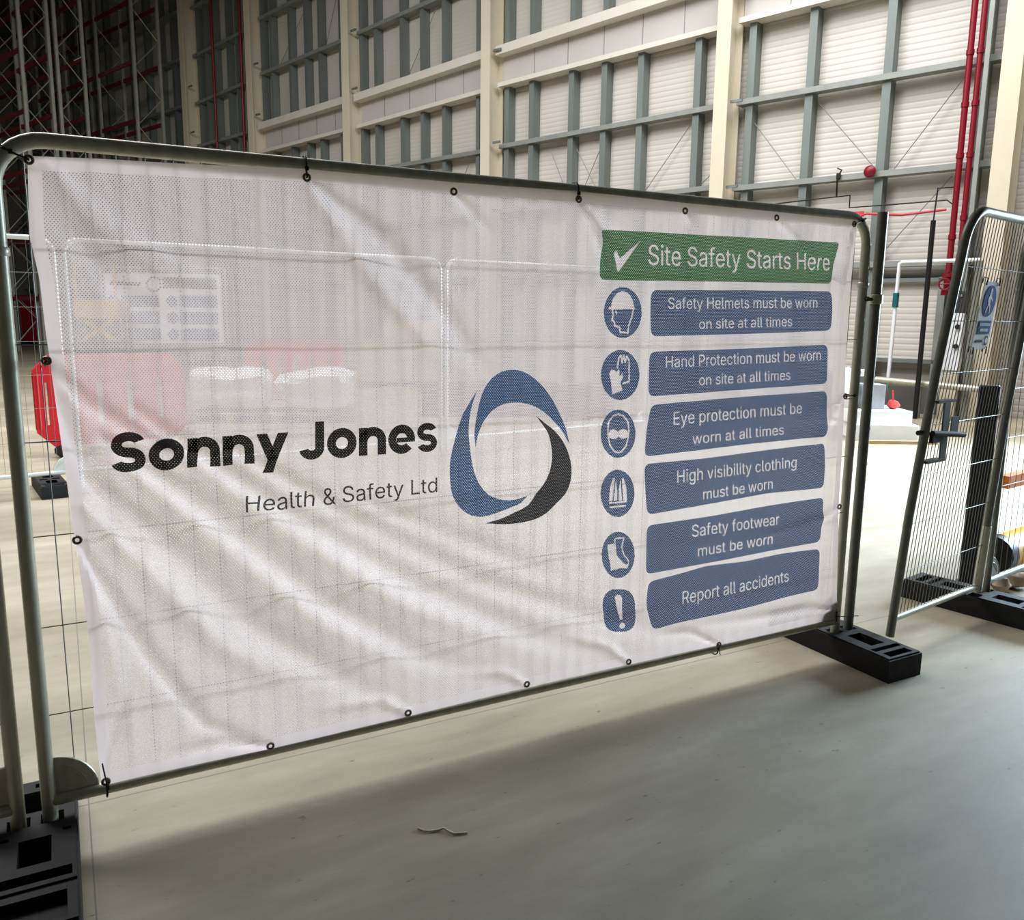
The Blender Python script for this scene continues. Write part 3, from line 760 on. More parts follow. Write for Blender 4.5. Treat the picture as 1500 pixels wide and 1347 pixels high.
for p in allp:
    pts = [quad_map(qq, px / x, py) for px, py in p]
    bm.faces.new([bm.verts.new((u, v, 0)) for u, v in pts])
bmesh.ops.remove_doubles(bm, verts=bm.verts[:], dist=1e-5)
conform(bm, 'company_lettering', 'print_black', .0035)
# pictograms
def stroke(pts, w, closed=False):
    o = []
    k = len(pts)
    for i in range(k if closed else k - 1):
        a_ = Vector(pts[i]); b_ = Vector(pts[(i + 1) % k]); d = (b_ - a_)
        if d.length < 1e-6: continue
        nn = Vector((-d.y, d.x)).normalized() * w / 2; d = d.normalized() * w * .3
        o.append([tuple(a_ - d + nn), tuple(a_ - d - nn), tuple(b_ + d - nn), tuple(b_ + d + nn)])
    return o
ell = lambda cx, cy, rx, ry, n=20, t0=0, t1=360: [(cx + rx * math.cos(math.radians(t0 + (t1 - t0) * i / n)), cy + ry * math.sin(math.radians(t0 + (t1 - t0) * i / n))) for i in range(n if t1 - t0 == 360 else n + 1)]
ICON = [
    [ell(-.02, .2, .60, .64, 16, 0, 180)] + [[(-.78, .12), (.62, .15), (.62, .24), (-.72, .22)]] + stroke([(-.56, .12), (-.52, -.1), (-.58, -.28), (-.46, -.36), (-.42, -.52), (-.16, -.58), (-.14, -.78), (.28, -.80), (.30, -.52), (.46, -.2), (.56, .15)], .07) + stroke([(-.36, .06), (-.36, -.04)], .07),
    [[(-.58, .05), (-.46, .23), (-.18, .15), (-.06, .26), (-.04, -.05), (.1, .1), (.12, -.1), (0, -.3), (.12, -.62), (-.42, -.76), (-.5, -.2)]] + stroke([(-.16, .3), (-.08, .7), (.02, .78), (.08, .5), (.16, .8), (.24, .52), (.32, .76), (.44, .62), (.46, -.26), (.14, -.32)], .07),
    [ell(-.27, -.02, .30, .20), ell(.28, -.0, .30, .20)] + [[(-.1, -.08), (.1, -.08), (.1, .08), (-.1, .08)]] + stroke([(-.6, .1), (-.55, .5), (-.3, .74), (0, .8), (.3, .74), (.56, .5), (.62, .12), (.56, -.2), (.46, -.5), (.2, -.74), (0, -.78), (-.22, -.74), (-.46, -.48), (-.56, -.2)], .07, True),
    [[(-.52, -.3), (-.44, .3), (-.26, .66), (-.18, .62), (-.30, -.3)], [(-.24, -.3), (-.16, .2), (-.12, .62), (-.03, .12), (-.03, -.3)], [(.03, -.3), (.05, .12), (.18, .62), (.2, .2), (.26, -.3)], [(.34, -.3), (.24, .62), (.34, .66), (.50, .3), (.56, -.3)],
     [(-.52, -.44), (.54, -.38), (.54, -.31), (-.52, -.37)], [(-.50, -.64), (.5, -.56), (.5, -.49), (-.50, -.56)]],
    [[(-.66, .45), (-.16, .50), (-.1, -.02), (.3, -.36), (.6, -.46), (.56, -.58), (.1, -.58), (-.46, -.68), (-.48, -.46), (-.60, -.02)]] + stroke([(-.22, .54), (-.18, .72), (.34, .74), (.20, .34), (.34, .0), (.62, -.24), (.6, -.44)], .06),
    [[(-.26, .64), (-.1, .74), (.1, .72), (.2, .56), (.18, .2), (.16, -.40), (.0, -.42), (-.14, .1)], ell(.14, -.70, .17, .14)],
]
for (c, ex, ey), ic in zip(OVALS, ICON):
    c = Vector(c); ex = Vector(ex) - c; ey = Vector(ey) - c
    sup = 2.0 if ic is not ICON[5] else 2.9
    ov = [(lambda ct, st: (math.copysign(abs(ct) ** (2 / sup), ct), math.copysign(abs(st) ** (2 / sup), st)))(math.cos(math.radians(t)), math.sin(math.radians(t))) for t in range(0, 360, 8)]
    mp = lambda p: tuple(c + ex * p[0] + ey * p[1])
    # the inked disc leaves the pictogram unprinted
    st = .0024
    nx_ = int(max(abs(ex.x), abs(ey.x)) / st) + 3; ny_ = int(max(abs(ex.y), abs(ey.y)) / st) + 3
    det = ex.x * ey.y - ey.x * ex.y
    bb = [(min(p[0] for p in q), max(p[0] for p in q), min(p[1] for p in q), max(p[1] for p in q), q) for q in ic]
    def inked(u, v):
        dx, dy = u - c.x, v - c.y
        X, Y = (dx * ey.y - dy * ey.x) / det, (dy * ex.x - dx * ex.y) / det
        if abs(X) ** sup + abs(Y) ** sup > 1: return False
        for x0, x1, y0, y1, q in bb:
            if x0 <= X <= x1 and y0 <= Y <= y1:
                ins = False
                for i in range(len(q)):
                    (xa, ya), (xb, yb) = q[i - 1], q[i]
                    if (ya > Y) != (yb > Y) and X < (xb - xa) * (Y - ya) / (yb - ya) + xa: ins = not ins
                if ins: return False
        return True
    mb = MB(); idx = {}; uvs = []
    def gv(i, j):
        if (i, j) not in idx:
            idx[(i, j)] = len(mb.v); u, v = c.x + i * st, c.y + j * st
            mb.v.append(tuple(B(u, v, .0035))); uvs.append((u, v))
        return idx[(i, j)]
    for i in range(-nx_, nx_):
        for j in range(-ny_, ny_):
            if inked(c.x + (i + .5) * st, c.y + (j + .5) * st):
                mb.f.append([gv(i, j), gv(i + 1, j), gv(i + 1, j + 1), gv(i, j + 1)]); mb.sm.append(True)
    mb.uv = uvs
    od = mb.build('rule_disc', 'print_blue', bn, recalc=False)
    conform(poly_bm([[mp(p) for p in q] for q in ic]), 'pictogram', 'print_white', .005, parent=od)
for u, v in EYELETS:
    c = B(u, v, .004)
    mb = MB(); mb.tube([c + FU * .010 * math.cos(t) + UP * .010 * math.sin(t) for t in [2 * math.pi * i / 16 for i in range(16)]], .0042, 6, closed=True)
    mb.build('eyelet', 'eyelet_metal', bn)

# cable ties
def tie(u, v, ru, rv, label, tail=None, r=.003, rr=.028):
    """a loop from the eyelet (u, v) round a tube at (ru, rv)"""
    a_ = F(u, v, BOFF + .006); c = F(ru, rv, 0)
    ax = (F(u, v, 0) - c); L = max(ax.length, .01); ax.normalize()
    pts = [a_ + FN * .004]
    for t in range(-40, 221, 20):
        ang = math.radians(t)
        pts.append(c + FN * rr * math.cos(ang) - ax * rr * math.sin(ang))
    pts.append(F(u, v, -.012)); 
    mb = MB(); mb.tube(pts, r, 6, closed=True)
    hd = c + FN * (rr + .002) + ax * rr * .5
    mb.obox(hd, FU * .005, FN * .004, UP * .006)
    if tail: mb.tube([hd, hd + FU * tail[0] * .5 + UP * tail[1] * .5 + FN * .008, hd + FU * tail[0] + UP * tail[1] + FN * .012], r * .8, 5)
    return one('cable_tie', mb, 'black_plastic', label, 'cable tie', 'black cable ties holding the banner')
E_ = EYELETS
tie(E_[0][0], E_[0][1], .035, 2.065, 'black cable tie at the upper left corner of the banner, tail pointing up', (-.05, .03))
tie(E_[1][0], E_[1][1], E_[1][0], 2.10, 'black cable tie on the top rail, first one right of the corner tie')
tie(E_[3][0], E_[3][1], E_[3][0], 2.10, 'black cable tie on the top rail near the left end of the green title')
tie(E_[6][0], E_[6][1], 3.37, 2.085, 'black cable tie at the upper right corner of the banner')
tie(E_[7][0], E_[7][1], .09, E_[7][1] - .005, 'brown cable tie on the left banner edge in front of the red barrier', rr=.012)
tie(E_[17][0] + .005, E_[17][1] + .0, .16, .17, 'black cable tie round the bottom rail at the lower left banner corner', (-.01, .09))
tie(E_[13][0], E_[13][1], E_[13][0], .17, 'black cable tie on the bottom rail below the exclamation sign', (.0, -.03))
tie(E_[14][0], E_[14][1], 3.41, E_[14][1], 'black cable tie joining the right banner edge to the pole', rr=.024)
tie(E_[16][0], E_[16][1], 3.40, .19, 'black cable tie at the lower right banner corner, long tail to the right', (.14, -.015))

# ------------------------------------------------------------------ rubber fence blocks
FEAT = [(-.03, .03, -.36, -.07, .3), (-.03, .03, .07, .36, .3), (.075, .215, -.20, .20, .12), (-.215, -.075, -.20, .20, .12),
        (.245, .275, -.40, .40, .5), (-.275, -.245, -.40, .40, .5), (.30, .345, -.34, .34, .7), (-.345, -.30, -.34, .34, .7)]
FEAT_NEAR = [(.107, .163, -.34, -.06, .3), (.107, .163, .06, .34, .3), (.185, .31, -.17, .17, .12), (.335, .36, -.12, .02, .4), (-.10, .035, -.19, .19, .12),
             (-.185, -.14, -.42, .40, .5), (-.365, -.25, -.36, .36, .72), (-.225, -.205, -.47, .47, .94), (.05, .065, .30, .42, .9), (.045, .06, -.42, -.32, .9)]
def block(c, label, L=.74, Wd=.225, H=.115, ax=None, m='black_rubber', feat=FEAT):
    c = Vector((c[0], c[1], 0)); ax = Vector(ax or -FN).normalized(); ay = Vector((-ax.y, ax.x, 0))
    # a solid slab with recesses, pole holes and handle slots let into its top
    xs = sorted(set([-.5, -.488, .488, .5] + [round(v / L, 5) for f_ in feat for v in f_[:2]]))
    ys = sorted(set([-.5, -.47, .47, .5] + [v for f_ in feat for v in f_[2:4]]))
    def hgt(x, y):
        for x0, x1, y0, y1, h_ in feat:
            if x0 / L < x < x1 / L and y0 < y < y1: return h_
        if abs(y) > .47 or abs(x) > .488: return .93
        return 1.0
    mb = MB()
    hs = {}
    for i in range(len(xs) - 1):
        for j in range(len(ys) - 1):
            hs[(i, j)] = H * hgt((xs[i] + xs[i + 1]) / 2, (ys[j] + ys[j + 1]) / 2)
    P = lambda x, y, z: c + ax * (x * L) + ay * (y * Wd) + UP * z
    nx, ny = len(xs) - 1, len(ys) - 1
    for (i, j), h_ in hs.items():
        mb.add([P(xs[i], ys[j], h_), P(xs[i + 1], ys[j], h_), P(xs[i + 1], ys[j + 1], h_), P(xs[i], ys[j + 1], h_)], [(0, 1, 2, 3)])
        for di, dj, e0, e1 in ((1, 0, (i + 1, j), (i + 1, j + 1)), (0, 1, (i + 1, j + 1), (i, j + 1)), (-1, 0, (i, j + 1), (i, j)), (0, -1, (i, j), (i + 1, j))):
            k_ = hs.get((i + di, j + dj), 0.0)
            if h_ > k_ + 1e-6:
                a_, b_ = e0, e1
                mb.add([P(xs[a_[0]], ys[a_[1]], k_), P(xs[b_[0]], ys[b_[1]], k_), P(xs[b_[0]], ys[b_[1]], h_), P(xs[a_[0]], ys[a_[1]], h_)], [(0, 1, 2, 3)])
    return one('rubber_block', mb, m, label, 'fence block', 'black rubber fence blocks')
c_ = FO - FU * .04 + FN * .135
block((c_.x, c_.y), 'black rubber block in the lower left corner holding two fence poles', L=.78, feat=FEAT_NEAR)
c_ = F(PW + .0475, 0)
block((c_.x, c_.y), 'black rubber block under the lower right corner of the banner')
block((2.683, 4.583), 'black rubber block under the hinge poles of the open gate', L=.80, ax=(-.62, .785, 0), feat=[(f_[0], f_[1], *((.16, .46) if f_[2] == .07 else (-.46, -.16) if f_[2] == -.36 else f_[2:4]), f_[4]) for f_ in FEAT])
block((-4.22, 7.50), 'black rubber block on the floor under the rear fence, left of the banner', ax=(.58, -.81, 0))

# gate post right of the banner
pb = F(PW + .095, 0)
gp = thing('gate_post', pb, 'straight grey steel post with a coupler, just right of the banner panel', 'post')
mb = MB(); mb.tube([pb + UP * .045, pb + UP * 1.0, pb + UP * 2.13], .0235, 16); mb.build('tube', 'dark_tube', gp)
mb = MB(); mb.lathe(pb + UP * 1.735, UP, [(-.022, .025), (-.02, .031), (.02, .031), (.022, .025)], 16); mb.build('coupler', 'galvanised_tube', gp)
mb = MB(); mb.tube([pb + UP * 1.735 - FU * .02, pb + UP * 1.735 - FU * .10], .008, 8)
mb.lathe(pb + UP * 1.735 - FU * .09, FN, [(-.03, .004), (.02, .011), (.032, .011)], 8); mb.build('coupler_bolt', 'black_plastic', gp)
mb = MB(); mb.tube([pb + UP * .95 + FU * .03, pb + UP * 1.12 + FU * .03], .005, 6); mb.obox(pb + UP * .95 + FU * .027, FU * .006, FN * .006, UP * .008); mb.obox(pb + UP * 1.12 + FU * .027, FU * .006, FN * .006, UP * .008); mb.build('hasp', 'dark_tube', gp)

# ------------------------------------------------------------------ gate leaf (leans a little towards the viewer)
def G(u, z, k=0.0):
    lean = (.046 * z + .021 * z * z) * (1 - .35 * u / .9)
    return gate_a + GU * u + UP * z + GNn * (lean + k)
gt = thing('gate_leaf', gate_a, 'open pedestrian gate leaf of galvanised tube and wire mesh', 'gate')
GW = .905; GT = 2.13; gr = .14
mb = MB()
arc = [G(gr + gr * math.cos(math.radians(180 - 90 * i / 8)), GT - gr + gr * math.sin(math.radians(180 - 90 * i / 8))) for i in range(9)]
mb.tube([G(0, .08), G(0, .7), G(0, 1.4)] + arc + [G(.5, GT), G(GW - .02, GT)] + [G(GW, GT - .02), G(GW, 1.2), G(GW, .6), G(GW, .14)], .0215, 14)
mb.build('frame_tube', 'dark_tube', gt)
mb = MB(); mb.tube([G(0, .17), G(GW, .17)], .017, 12); mb.build('bottom_rail', 'galvanised_tube', gt)
mb = MB()
for i in range(1, 26):
    u = GW * i / 26; mb.tube([G(u, .17), G(u, 1.1), G(u, GT)], .0022, 5, caps=False)
for i in range(1, 8):
    z = .17 + (GT - .17) * i / 8; mb.tube([G(0, z, .004), G(GW, z, .004)], .0022, 5, caps=False)
mb.build('wire_mesh', 'galvanised_wire', gt)
lt = MB()
lt.obox(G(.09, 1.265, .02), GU * .085, GNn * .022, UP * .006)
lt.obox(G(.165, 1.12, .02), GU * .028, GNn * .004, UP * .15)
lt.obox(G(.09, .975, .02), GU * .085, GNn * .022, UP * .006)
lto = lt.build('latch_bracket', 'latch_steel', gt)
mb = MB(); mb.tube([G(.02, 1.115, .03), G(.2, 1.10, .05), G(.30, 1.09, .055)], .014, 10); mb.build('latch_bar', 'latch_steel', lto)
mb = MB(); mb.obox(G(.26, 1.14, .02), GU * .035, GNn * .003, UP * .04); mb.build('latch_plate', 'latch_steel', lto)
mb = MB(); mb.obox(G(.07, 1.09, .03), GU * .05, GNn * .01, UP * .022); mb.build('latch_plate', 'latch_steel', lto)
mb = MB(); mb.lathe(G(-.03, 1.12, 0), GU, [(-.03, .012), (0, .012), (.01, .008)], 8); mb.build('latch_bolt', 'black_plastic', lto)
# sleeve on the hinge pole
mb = MB(); mb.tube([G(GW, .14), G(GW, .52)], .0255, 14); mb.build('hinge_sleeve', 'galvanised_tube', gt)

# sign tied to the gate
def Gs(x, z, k=.012): return G(x, z, k)
sg = thing('safety_sign', G(.38, 1.50, .012), 'small white sign with a blue walking figure disc hanging on the gate mesh', 'sign')
S0, S1, Z0, Z1 = .30, .475, 1.505, 1.825
def srect(mb, x0, x1, z0, z1, k0, k1):
    mb.prism([(x0, z0), (x1, z0), (x1, z1), (x0, z1)], lambda a, b, h: Gs(a, b, h), k0, k1)
mb = MB(); srect(mb, S0, S1, Z0, Z1, .010, .013); mb.build('plate', 'sign_white', sg)
mb = MB(); mb.prism([(.3875 + .070 * math.cos(t), 1.735 + .074 * math.sin(t)) for t in [2 * math.pi * i / 28 for i in range(28)]], lambda a, b, h: Gs(a, b, h), .0150, .0160); mb.build('disc', 'sign_blue', sg)
mb = MB(); srect(mb, S0 + .018, S1 - .018, 1.578, 1.642, .0150, .0160); mb.build('text_panel', 'sign_blue', sg)
fig = [[(.3875 + .011 * math.cos(t), 1.785 + .011 * math.sin(t)) for t in [2 * math.pi * i / 10 for i in range(10)]]]
fig += stroke([(0.3855, 1.7680), (0.3835, 1.7320)], .022) + stroke([(0.3835, 1.7320), (0.3995, 1.7060), (0.4035, 1.6800)], .010) + stroke([(0.3815, 1.7320), (0.3715, 1.7060), (0.3615, 1.6820)], .010) + stroke([(0.3895, 1.7650), (0.4035, 1.7460), (0.4135, 1.7360)], .008) + stroke([(0.3815, 1.7650), (0.3695, 1.7480), (0.3655, 1.7340)], .008)
mb = MB()
for p in fig: mb.prism(p, lambda a, b, h: Gs(a, b, h), .0164, .0172)
mb.build('pedestrian_figure', 'sign_white', sg)
mb = MB()
for z_, x0, x1 in ((1.624, .328, .448), (1.597, .34, .436)):
    xx = x0
    while xx < x1:
        w_ = random.uniform(.006, .012); srect(mb, xx, min(xx + w_, x1), z_ - .007, z_ + .007, .0164, .0172); xx += w_ + .004
mb.build('lettering', 'sign_white', sg)
mb = MB(); srect(mb, S0 + .02, S0 + .095, 1.538, 1.55, .0150, .0160)
for q in ring(.44, 1.546, .016, .020, 40, 330, .006, 14): mb.prism(q, lambda a, b, h: Gs(a, b, h), .0150, .0160)
mb.build('maker_mark', 'sign_ink', sg)
for i, (x_, z_) in enumerate(((S0 + .01, Z1 + .004), (S1 - .01, Z1 + .004), (S0 + .01, Z0 - .004), (S1 - .01, Z0 - .004))):
    mb = MB(); mb.tube([Gs(x_, z_ - .02, .016), Gs(x_ - .004, z_ + .012, .018), Gs(x_ + .004, z_ + .018, -.004), Gs(x_ + .002, z_ - .01, -.006)], .003, 5)
    mb.build('sign_tie', 'black_plastic', sg)

# next fence panel right of the gate, leaning with it
n0 = Vector((2.735, 4.625, 0)); n1 = n0 + GU * 3.3
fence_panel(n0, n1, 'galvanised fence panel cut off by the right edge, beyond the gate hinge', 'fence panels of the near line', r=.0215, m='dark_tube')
# navy post
nb = Vector((2.86, 5.03, 0))
mb = MB()
for k_ in (0,):
    ax_, ay_ = Vector((.86, -.5, 0)), Vector((.5, .86, 0))
    mb.obox(nb + UP * .63, ax_ * .058, ay_ * .045, UP * .63)
    mb.obox(nb + UP * .015, ax_ * .075, ay_ * .06, UP * .015)
one('bollard', mb, 'navy_plastic', 'tall navy black square bollard behind the gate mesh', 'post', bevel=.012)

# ------------------------------------------------------------------ rear fence line
RJ = [(-7.3, 5.05), (-3.95, 7.45), (-.80, 9.70), (1.86, 11.62), (5.15, 13.95)]
RL = ['bright rear fence panel left of the banner, mostly beyond the left edge',
      'rear fence panel seen through the banner over the large black name',
      'rear fence panel seen through the banner behind the round logo',
      'rear fence panel seen through the banner behind the blue rule panels']
for i in range(4):
    a_, b_ = Vector(RJ[i] + (0,)), Vector(RJ[i + 1] + (0,)); d = (b_ - a_).normalized()
    fence_panel(a_ + d * .04, b_ - d * .04, RL[i], 'fence panels of the rear line', ztop=2.24, zb=.20, n=10, wn=4, cell=(.10, .27), m='galvanised_lit')
# dark cornered frame and white frame by the dock door
wf = thing('tube_portal', Wp(-4.2, 15.2, 0), 'white tube frame with teal clips standing by the dock door', 'portal')
mb = MB(); mb.tube([Wp(-4.86, 15.2, .55), Wp(-4.85, 15.2, 1.6), Wp(-4.84, 15.2, 2.55), Wp(-4.80, 15.2, 2.58), Wp(-4.0, 15.2, 2.58), Wp(-3.60, 15.2, 2.58)], .032, 10); mb.build('tube', 'white_enamel', wf)
mb = MB(); wbox(mb, -3.66, -3.56, 15.1, 15.2, 0, 2.56); mb.build('side_post', 'dark_tube', wf)
mb = MB(); mb.tube([Wp(-4.86, 15.2, 0), Wp(-4.86, 15.2, .56)], .026, 8); mb.build('leg', 'rail_steel', wf)
mb = MB(); mb.lathe(Wp(-4.85, 15.2, 1.95), UP, [(-.12, .05), (.12, .05)], 10); mb.build('clip', 'teal_plastic', wf)
# guard rail
gr_ = thing('guard_rail', Wp(-4.2, 15.0, 0), 'low grey steel guard rail along the foot of the dock door', 'guard rail')
mb = MB(); mb.tube([Wp(-5.0, 15.0, .60), Wp(-3.3, 15.0, .54)], .055, 10); mb.build('rail', 'galvanised_tube', gr_)
for s in (-4.95, -4.28, -3.2):
    mb = MB(); wbox(mb, s - .03, s + .03, 15.0, 15.06, 0, .58); mb.build('leg', 'dark_tube', gr_)
# leaning black pole
mb = MB(); mb.tube([Wp(-4.27, 14.86, .0), Wp(-4.27, 14.86, 1.0), Wp(-4.27, 14.86, 3.2)], .04, 10); mb.tube([Wp(-4.27, 14.86, 3.2), Wp(-4.26, 14.9, 3.7), Wp(-4.27, 15.9, 3.83)], .012, 6)
one('pole', mb, 'black_plastic', 'black pole with a cord at its top, standing in front of the dock door', 'pole')
# dark cables on the wall
mb = MB(); mb.tube([Wp(-7.9, 15.9, 3.78), Wp(-7.0, 15.88, 3.81), Wp(-6.03, 15.9, 3.84), Wp(-6.02, 15.88, 3.62), Wp(-5.2, 15.88, 3.62), Wp(-4.38, 15.88, 3.63), Wp(-4.27, 15.88, 3.54), Wp(-4.24, 15.9, 3.2), Wp(-4.24, 15.9, 2.4)], .014, 6)
one('cable', mb, 'black_plastic', 'thin black cable run along the wall above the dock door', 'cable')
mb = MB(); mb.tube([Wp(-6.30, 15.9, 4.34), Wp(-6.22, 15.9, 4.30), Wp(-6.28, 15.88, 4.16), Wp(-6.27, 15.88, 3.84)], .016, 6); mb.obox(Wp(-6.27, 15.9, 4.2), WR * .03, WN * .03, UP * .05)
one('cable_hook', mb, 'black_plastic', 'short black cable loop hanging from the rail left of the red bell', 'cable')
mb = MB(); mb.tube([Wp(-5.9, 15.6, 3.50), Wp(-5.75, 15.6, 3.42), Wp(-5.6, 15.6, 3.46), Wp(-5.0, 15.6, 3.40), Wp(-4.3, 15.6, 3.44)], .022, 5); mb.obox(Wp(-5.75, 15.6, 3.46), WR * .1, WN * .01, UP * .05)
one('barrier_tape', mb, 'tape_red', 'red and pink barrier tape strung below the black cable', 'tape')
# red bell
bl = thing('alarm_bell', Wp(-5.70, 15.9, 4.12), 'round red alarm bell on the wall rail', 'alarm bell')
mb = MB(); mb.lathe(Wp(-5.70, 15.92, 4.22), WN, [(0, .04), (.03, .10), (.07, .105), (.10, .08), (.115, .03)], 16); mb.build('bell_dome', 'red_pipe', bl)
mb = MB(); wbox(mb, -5.76, -5.64, 15.92, 15.95, 4.14, 4.30); mb.build('bracket', 'rail_steel', bl)

# red sprinkler pipes
def pipe(pts, r, label, clips=(), group='red sprinkler pipes on the back wall'):
    root = thing('sprinkler_pipe', pts[0], label, 'pipe', group)
    mb = MB(); mb.tube(pts, r, 10); mb.build('pipe', 'red_pipe', root)
    for p in clips:
        mb = MB(); mb.lathe(p, UP, [(-.04, r + .012), (.04, r + .012)], 10); mb.build('pipe_clip', 'red_pipe', root)
    return root
pipe([Wp(-4.20, 15.72, 2.42), Wp(-4.20, 15.72, 14)], .05, 'red sprinkler riser, left one of the pair beside the right column', [Wp(-4.20, 15.72, z) for z in (3.0, 4.3, 5.1, 5.9)])
pipe([Wp(-4.05, 15.72, 2.42), Wp(-4.05, 15.72, 14)], .045, 'red sprinkler riser, right one of the pair beside the right column', [Wp(-4.05, 15.72, z) for z in (3.3, 4.3, 5.1, 5.9)])
mb = MB(); wbox(mb, -3.97, -3.90, 15.68, 15.76, 0, 14.2); one('conduit', mb, 'rail_steel', 'grey cable tray running up right of the red risers', 'cable tray')
pipe([Wp(-26.05, 15.7, .2), Wp(-26.05, 15.7, 14)], .045, 'thin red riser close left of a cream column, left of the banner centre', [Wp(-26.05, 15.7, z) for z in (8.6, 10.2)])
pipe([Wp(-27.9, 15.75, .2), Wp(-27.9, 15.75, 14)], .045, 'thin red riser in front of the shaded wall bay by the racking')
# valve set
vs = thing('valve_set', Wp(-4.17, 15.72, 2.05), 'red sprinkler valve set at the foot of the risers, above the dark box', 'valve')
mb = MB(); mb.lathe(Wp(-4.19, 15.72, 2.04), UP, [(0, .10), (.08, .10), (.10, .07), (.28, .07), (.30, .10), (.36, .10)], 12); mb.build('valve_body', 'red_pipe', vs)
mb = MB(); c = Wp(-4.2, 15.56, 2.22); mb.tube([c + WR * .09 * math.cos(t) + UP * .09 * math.sin(t) for t in [2 * math.pi * i / 14 for i in range(14)]], .014, 6, closed=True); mb.tube([c, c - WN * .12], .014, 6); mb.tube([c - WR * .09, c + WR * .09], .01, 5); mb.build('hand_wheel', 'red_pipe', vs)
# control cabinets
cb = thing('control_cabinet', Wp(-4.03, 15.6, 0), 'white control cabinet with two round black knobs behind the gate mesh', 'cabinet')
mb = MB(); wbox(mb, -4.07, -3.79, 15.28, 15.45, .80, 1.74); mb.build('body', 'white_enamel', cb, bevel=.008)
mb = MB(); wbox(mb, -4.06, -3.80, 15.30, 15.43, 0, .80); mb.build('plinth', 'cream_steel', cb)
for z in (1.52, 1.20):
    mb = MB(); mb.lathe(Wp(-3.86, 15.28, z), WN, [(0, .04), (.03, .04), (.035, .025)], 12); mb.build('knob', 'black_plastic', cb)
db = thing('junction_box', Wp(-4.0, 15.62, 1.76), 'dark grey box with small switches above the white cabinet', 'box')
mb = MB(); wbox(mb, -4.01, -3.79, 15.30, 15.44, 1.741, 2.10); mb.build('body', 'dark_box', db, bevel=.008)
for s, z in ((-3.95, 1.95), (-3.96, 1.82), (-3.86, 2.02)):
    mb = MB(); mb.lathe(Wp(s, 15.30, z), WN, [(0, .022), (.02, .018)], 8); mb.build('switch', 'rail_steel', db)

# ------------------------------------------------------------------ stuff on the floor by the dock
def lump(mb, c, r, sq=(1, 1, 1), seed=0, n=10):
    rg = random.Random(seed); c = Vector(c); vs = []; fs = []
    for i in range(n + 1):
        for j in range(n * 2):
            ph = math.pi * i / n; th = math.pi * j / n
            d = Vector((math.sin(ph) * math.cos(th), math.sin(ph) * math.sin(th), math.cos(ph)))
            k = 1 + .14 * math.sin(3.1 * d.x + seed) + .12 * math.sin(4.7 * d.y + 2 * seed) + .10 * math.sin(6.3 * d.z + seed) + (rg.uniform(-.04, .04) if 0 < i < n else 0)
            vs.append(c + Vector((d.x * sq[0], d.y * sq[1], d.z * sq[2])) * r * k)
    m_ = n * 2
    for i in range(n):
        for j in range(m_): fs.append((i * m_ + j, (i + 1) * m_ + j, (i + 1) * m_ + (j + 1) % m_, i * m_ + (j + 1) % m_))
    mb.add(vs, fs, True)
bp = Vector((5.15, 11.75, 0)); bu = Vector((.90, -.10, 0)).normalized(); bv_ = Vector((-bu.y, bu.x, 0))
def fbox(c, u, hw, hd, z0, z1, name, m, label, cat, group=None, bevel=.006):
    u = Vector(u).normalized(); v = Vector((-u.y, u.x, 0)); c = Vector((c[0], c[1], 0))
    mb = MB(); mb.obox(c + UP * (z0 + z1) / 2, u * hw, v * hd, UP * (z1 - z0) / 2)
    return one(name, mb, m, label, cat, group, bevel)
fbox((5.12, 11.72), (1, -.1, 0), .42, .45, 0, .22, 'foam_slab', 'pale_block', 'white foam slab on the floor by the dock, lowest of its pile', 'block', 'white foam slabs by the dock')
fbox((5.06, 11.78), (1, -.04, 0), .40, .42, .221, .40, 'foam_slab', 'pale_block', 'white foam slab with a grey box and red rag on it', 'block', 'white foam slabs by the dock')
fbox((5.02, 11.75), (1, -.12, 0), .15, .16, .401, .74, 'carton', 'grey_block', 'grey cube shaped box on top of the white slabs', 'box')
mb = MB(); lump(mb, (4.72, 11.72, .66), .16, (.75, .9, 1.65), 3); lump(mb, (4.80, 11.66, .90), .08, (1, .8, .7), 5); one('plastic_sack', mb, 'pale_block', 'crumpled white plastic sack leaning on the grey box', 'sack')
mb = MB(); lump(mb, (5.32, 11.65, .46), .085, (1, 1, .7), 9); mb.tube([(5.30, 11.65, .5), (5.28, 11.64, .66)], .012, 5); one('rag', mb, 'rag_red', 'pinkish red rag on the white slab right of the grey box', 'rag')
fbox((4.45, 12.3), (.9, -.2, 0), .45, .3, 0, .12, 'foam_slab', 'pale_block', 'white foam slab on the floor behind the right banner edge', 'block', 'white foam slabs by the dock')
fbox((5.2, 15.3), (.75, -.66, 0), .5, .3, 0, .7, 'crate', 'dark_box', 'dark crate between the two right poles, against the wall', 'crate')
mb = MB(); a_ = Vector((4.9, 12.2, 0)); 
a_ = Vector((4.75, 11.05, .02)); b_ = Vector((5.65, 11.05, .02)); mb.obox((a_ + b_) / 2, (b_ - a_) / 2, (0, .045, 0), (0, 0, .02))
one('timber_batten', mb, 'wood', 'thin timber batten lying on the bright floor in front of the slabs', 'batten')
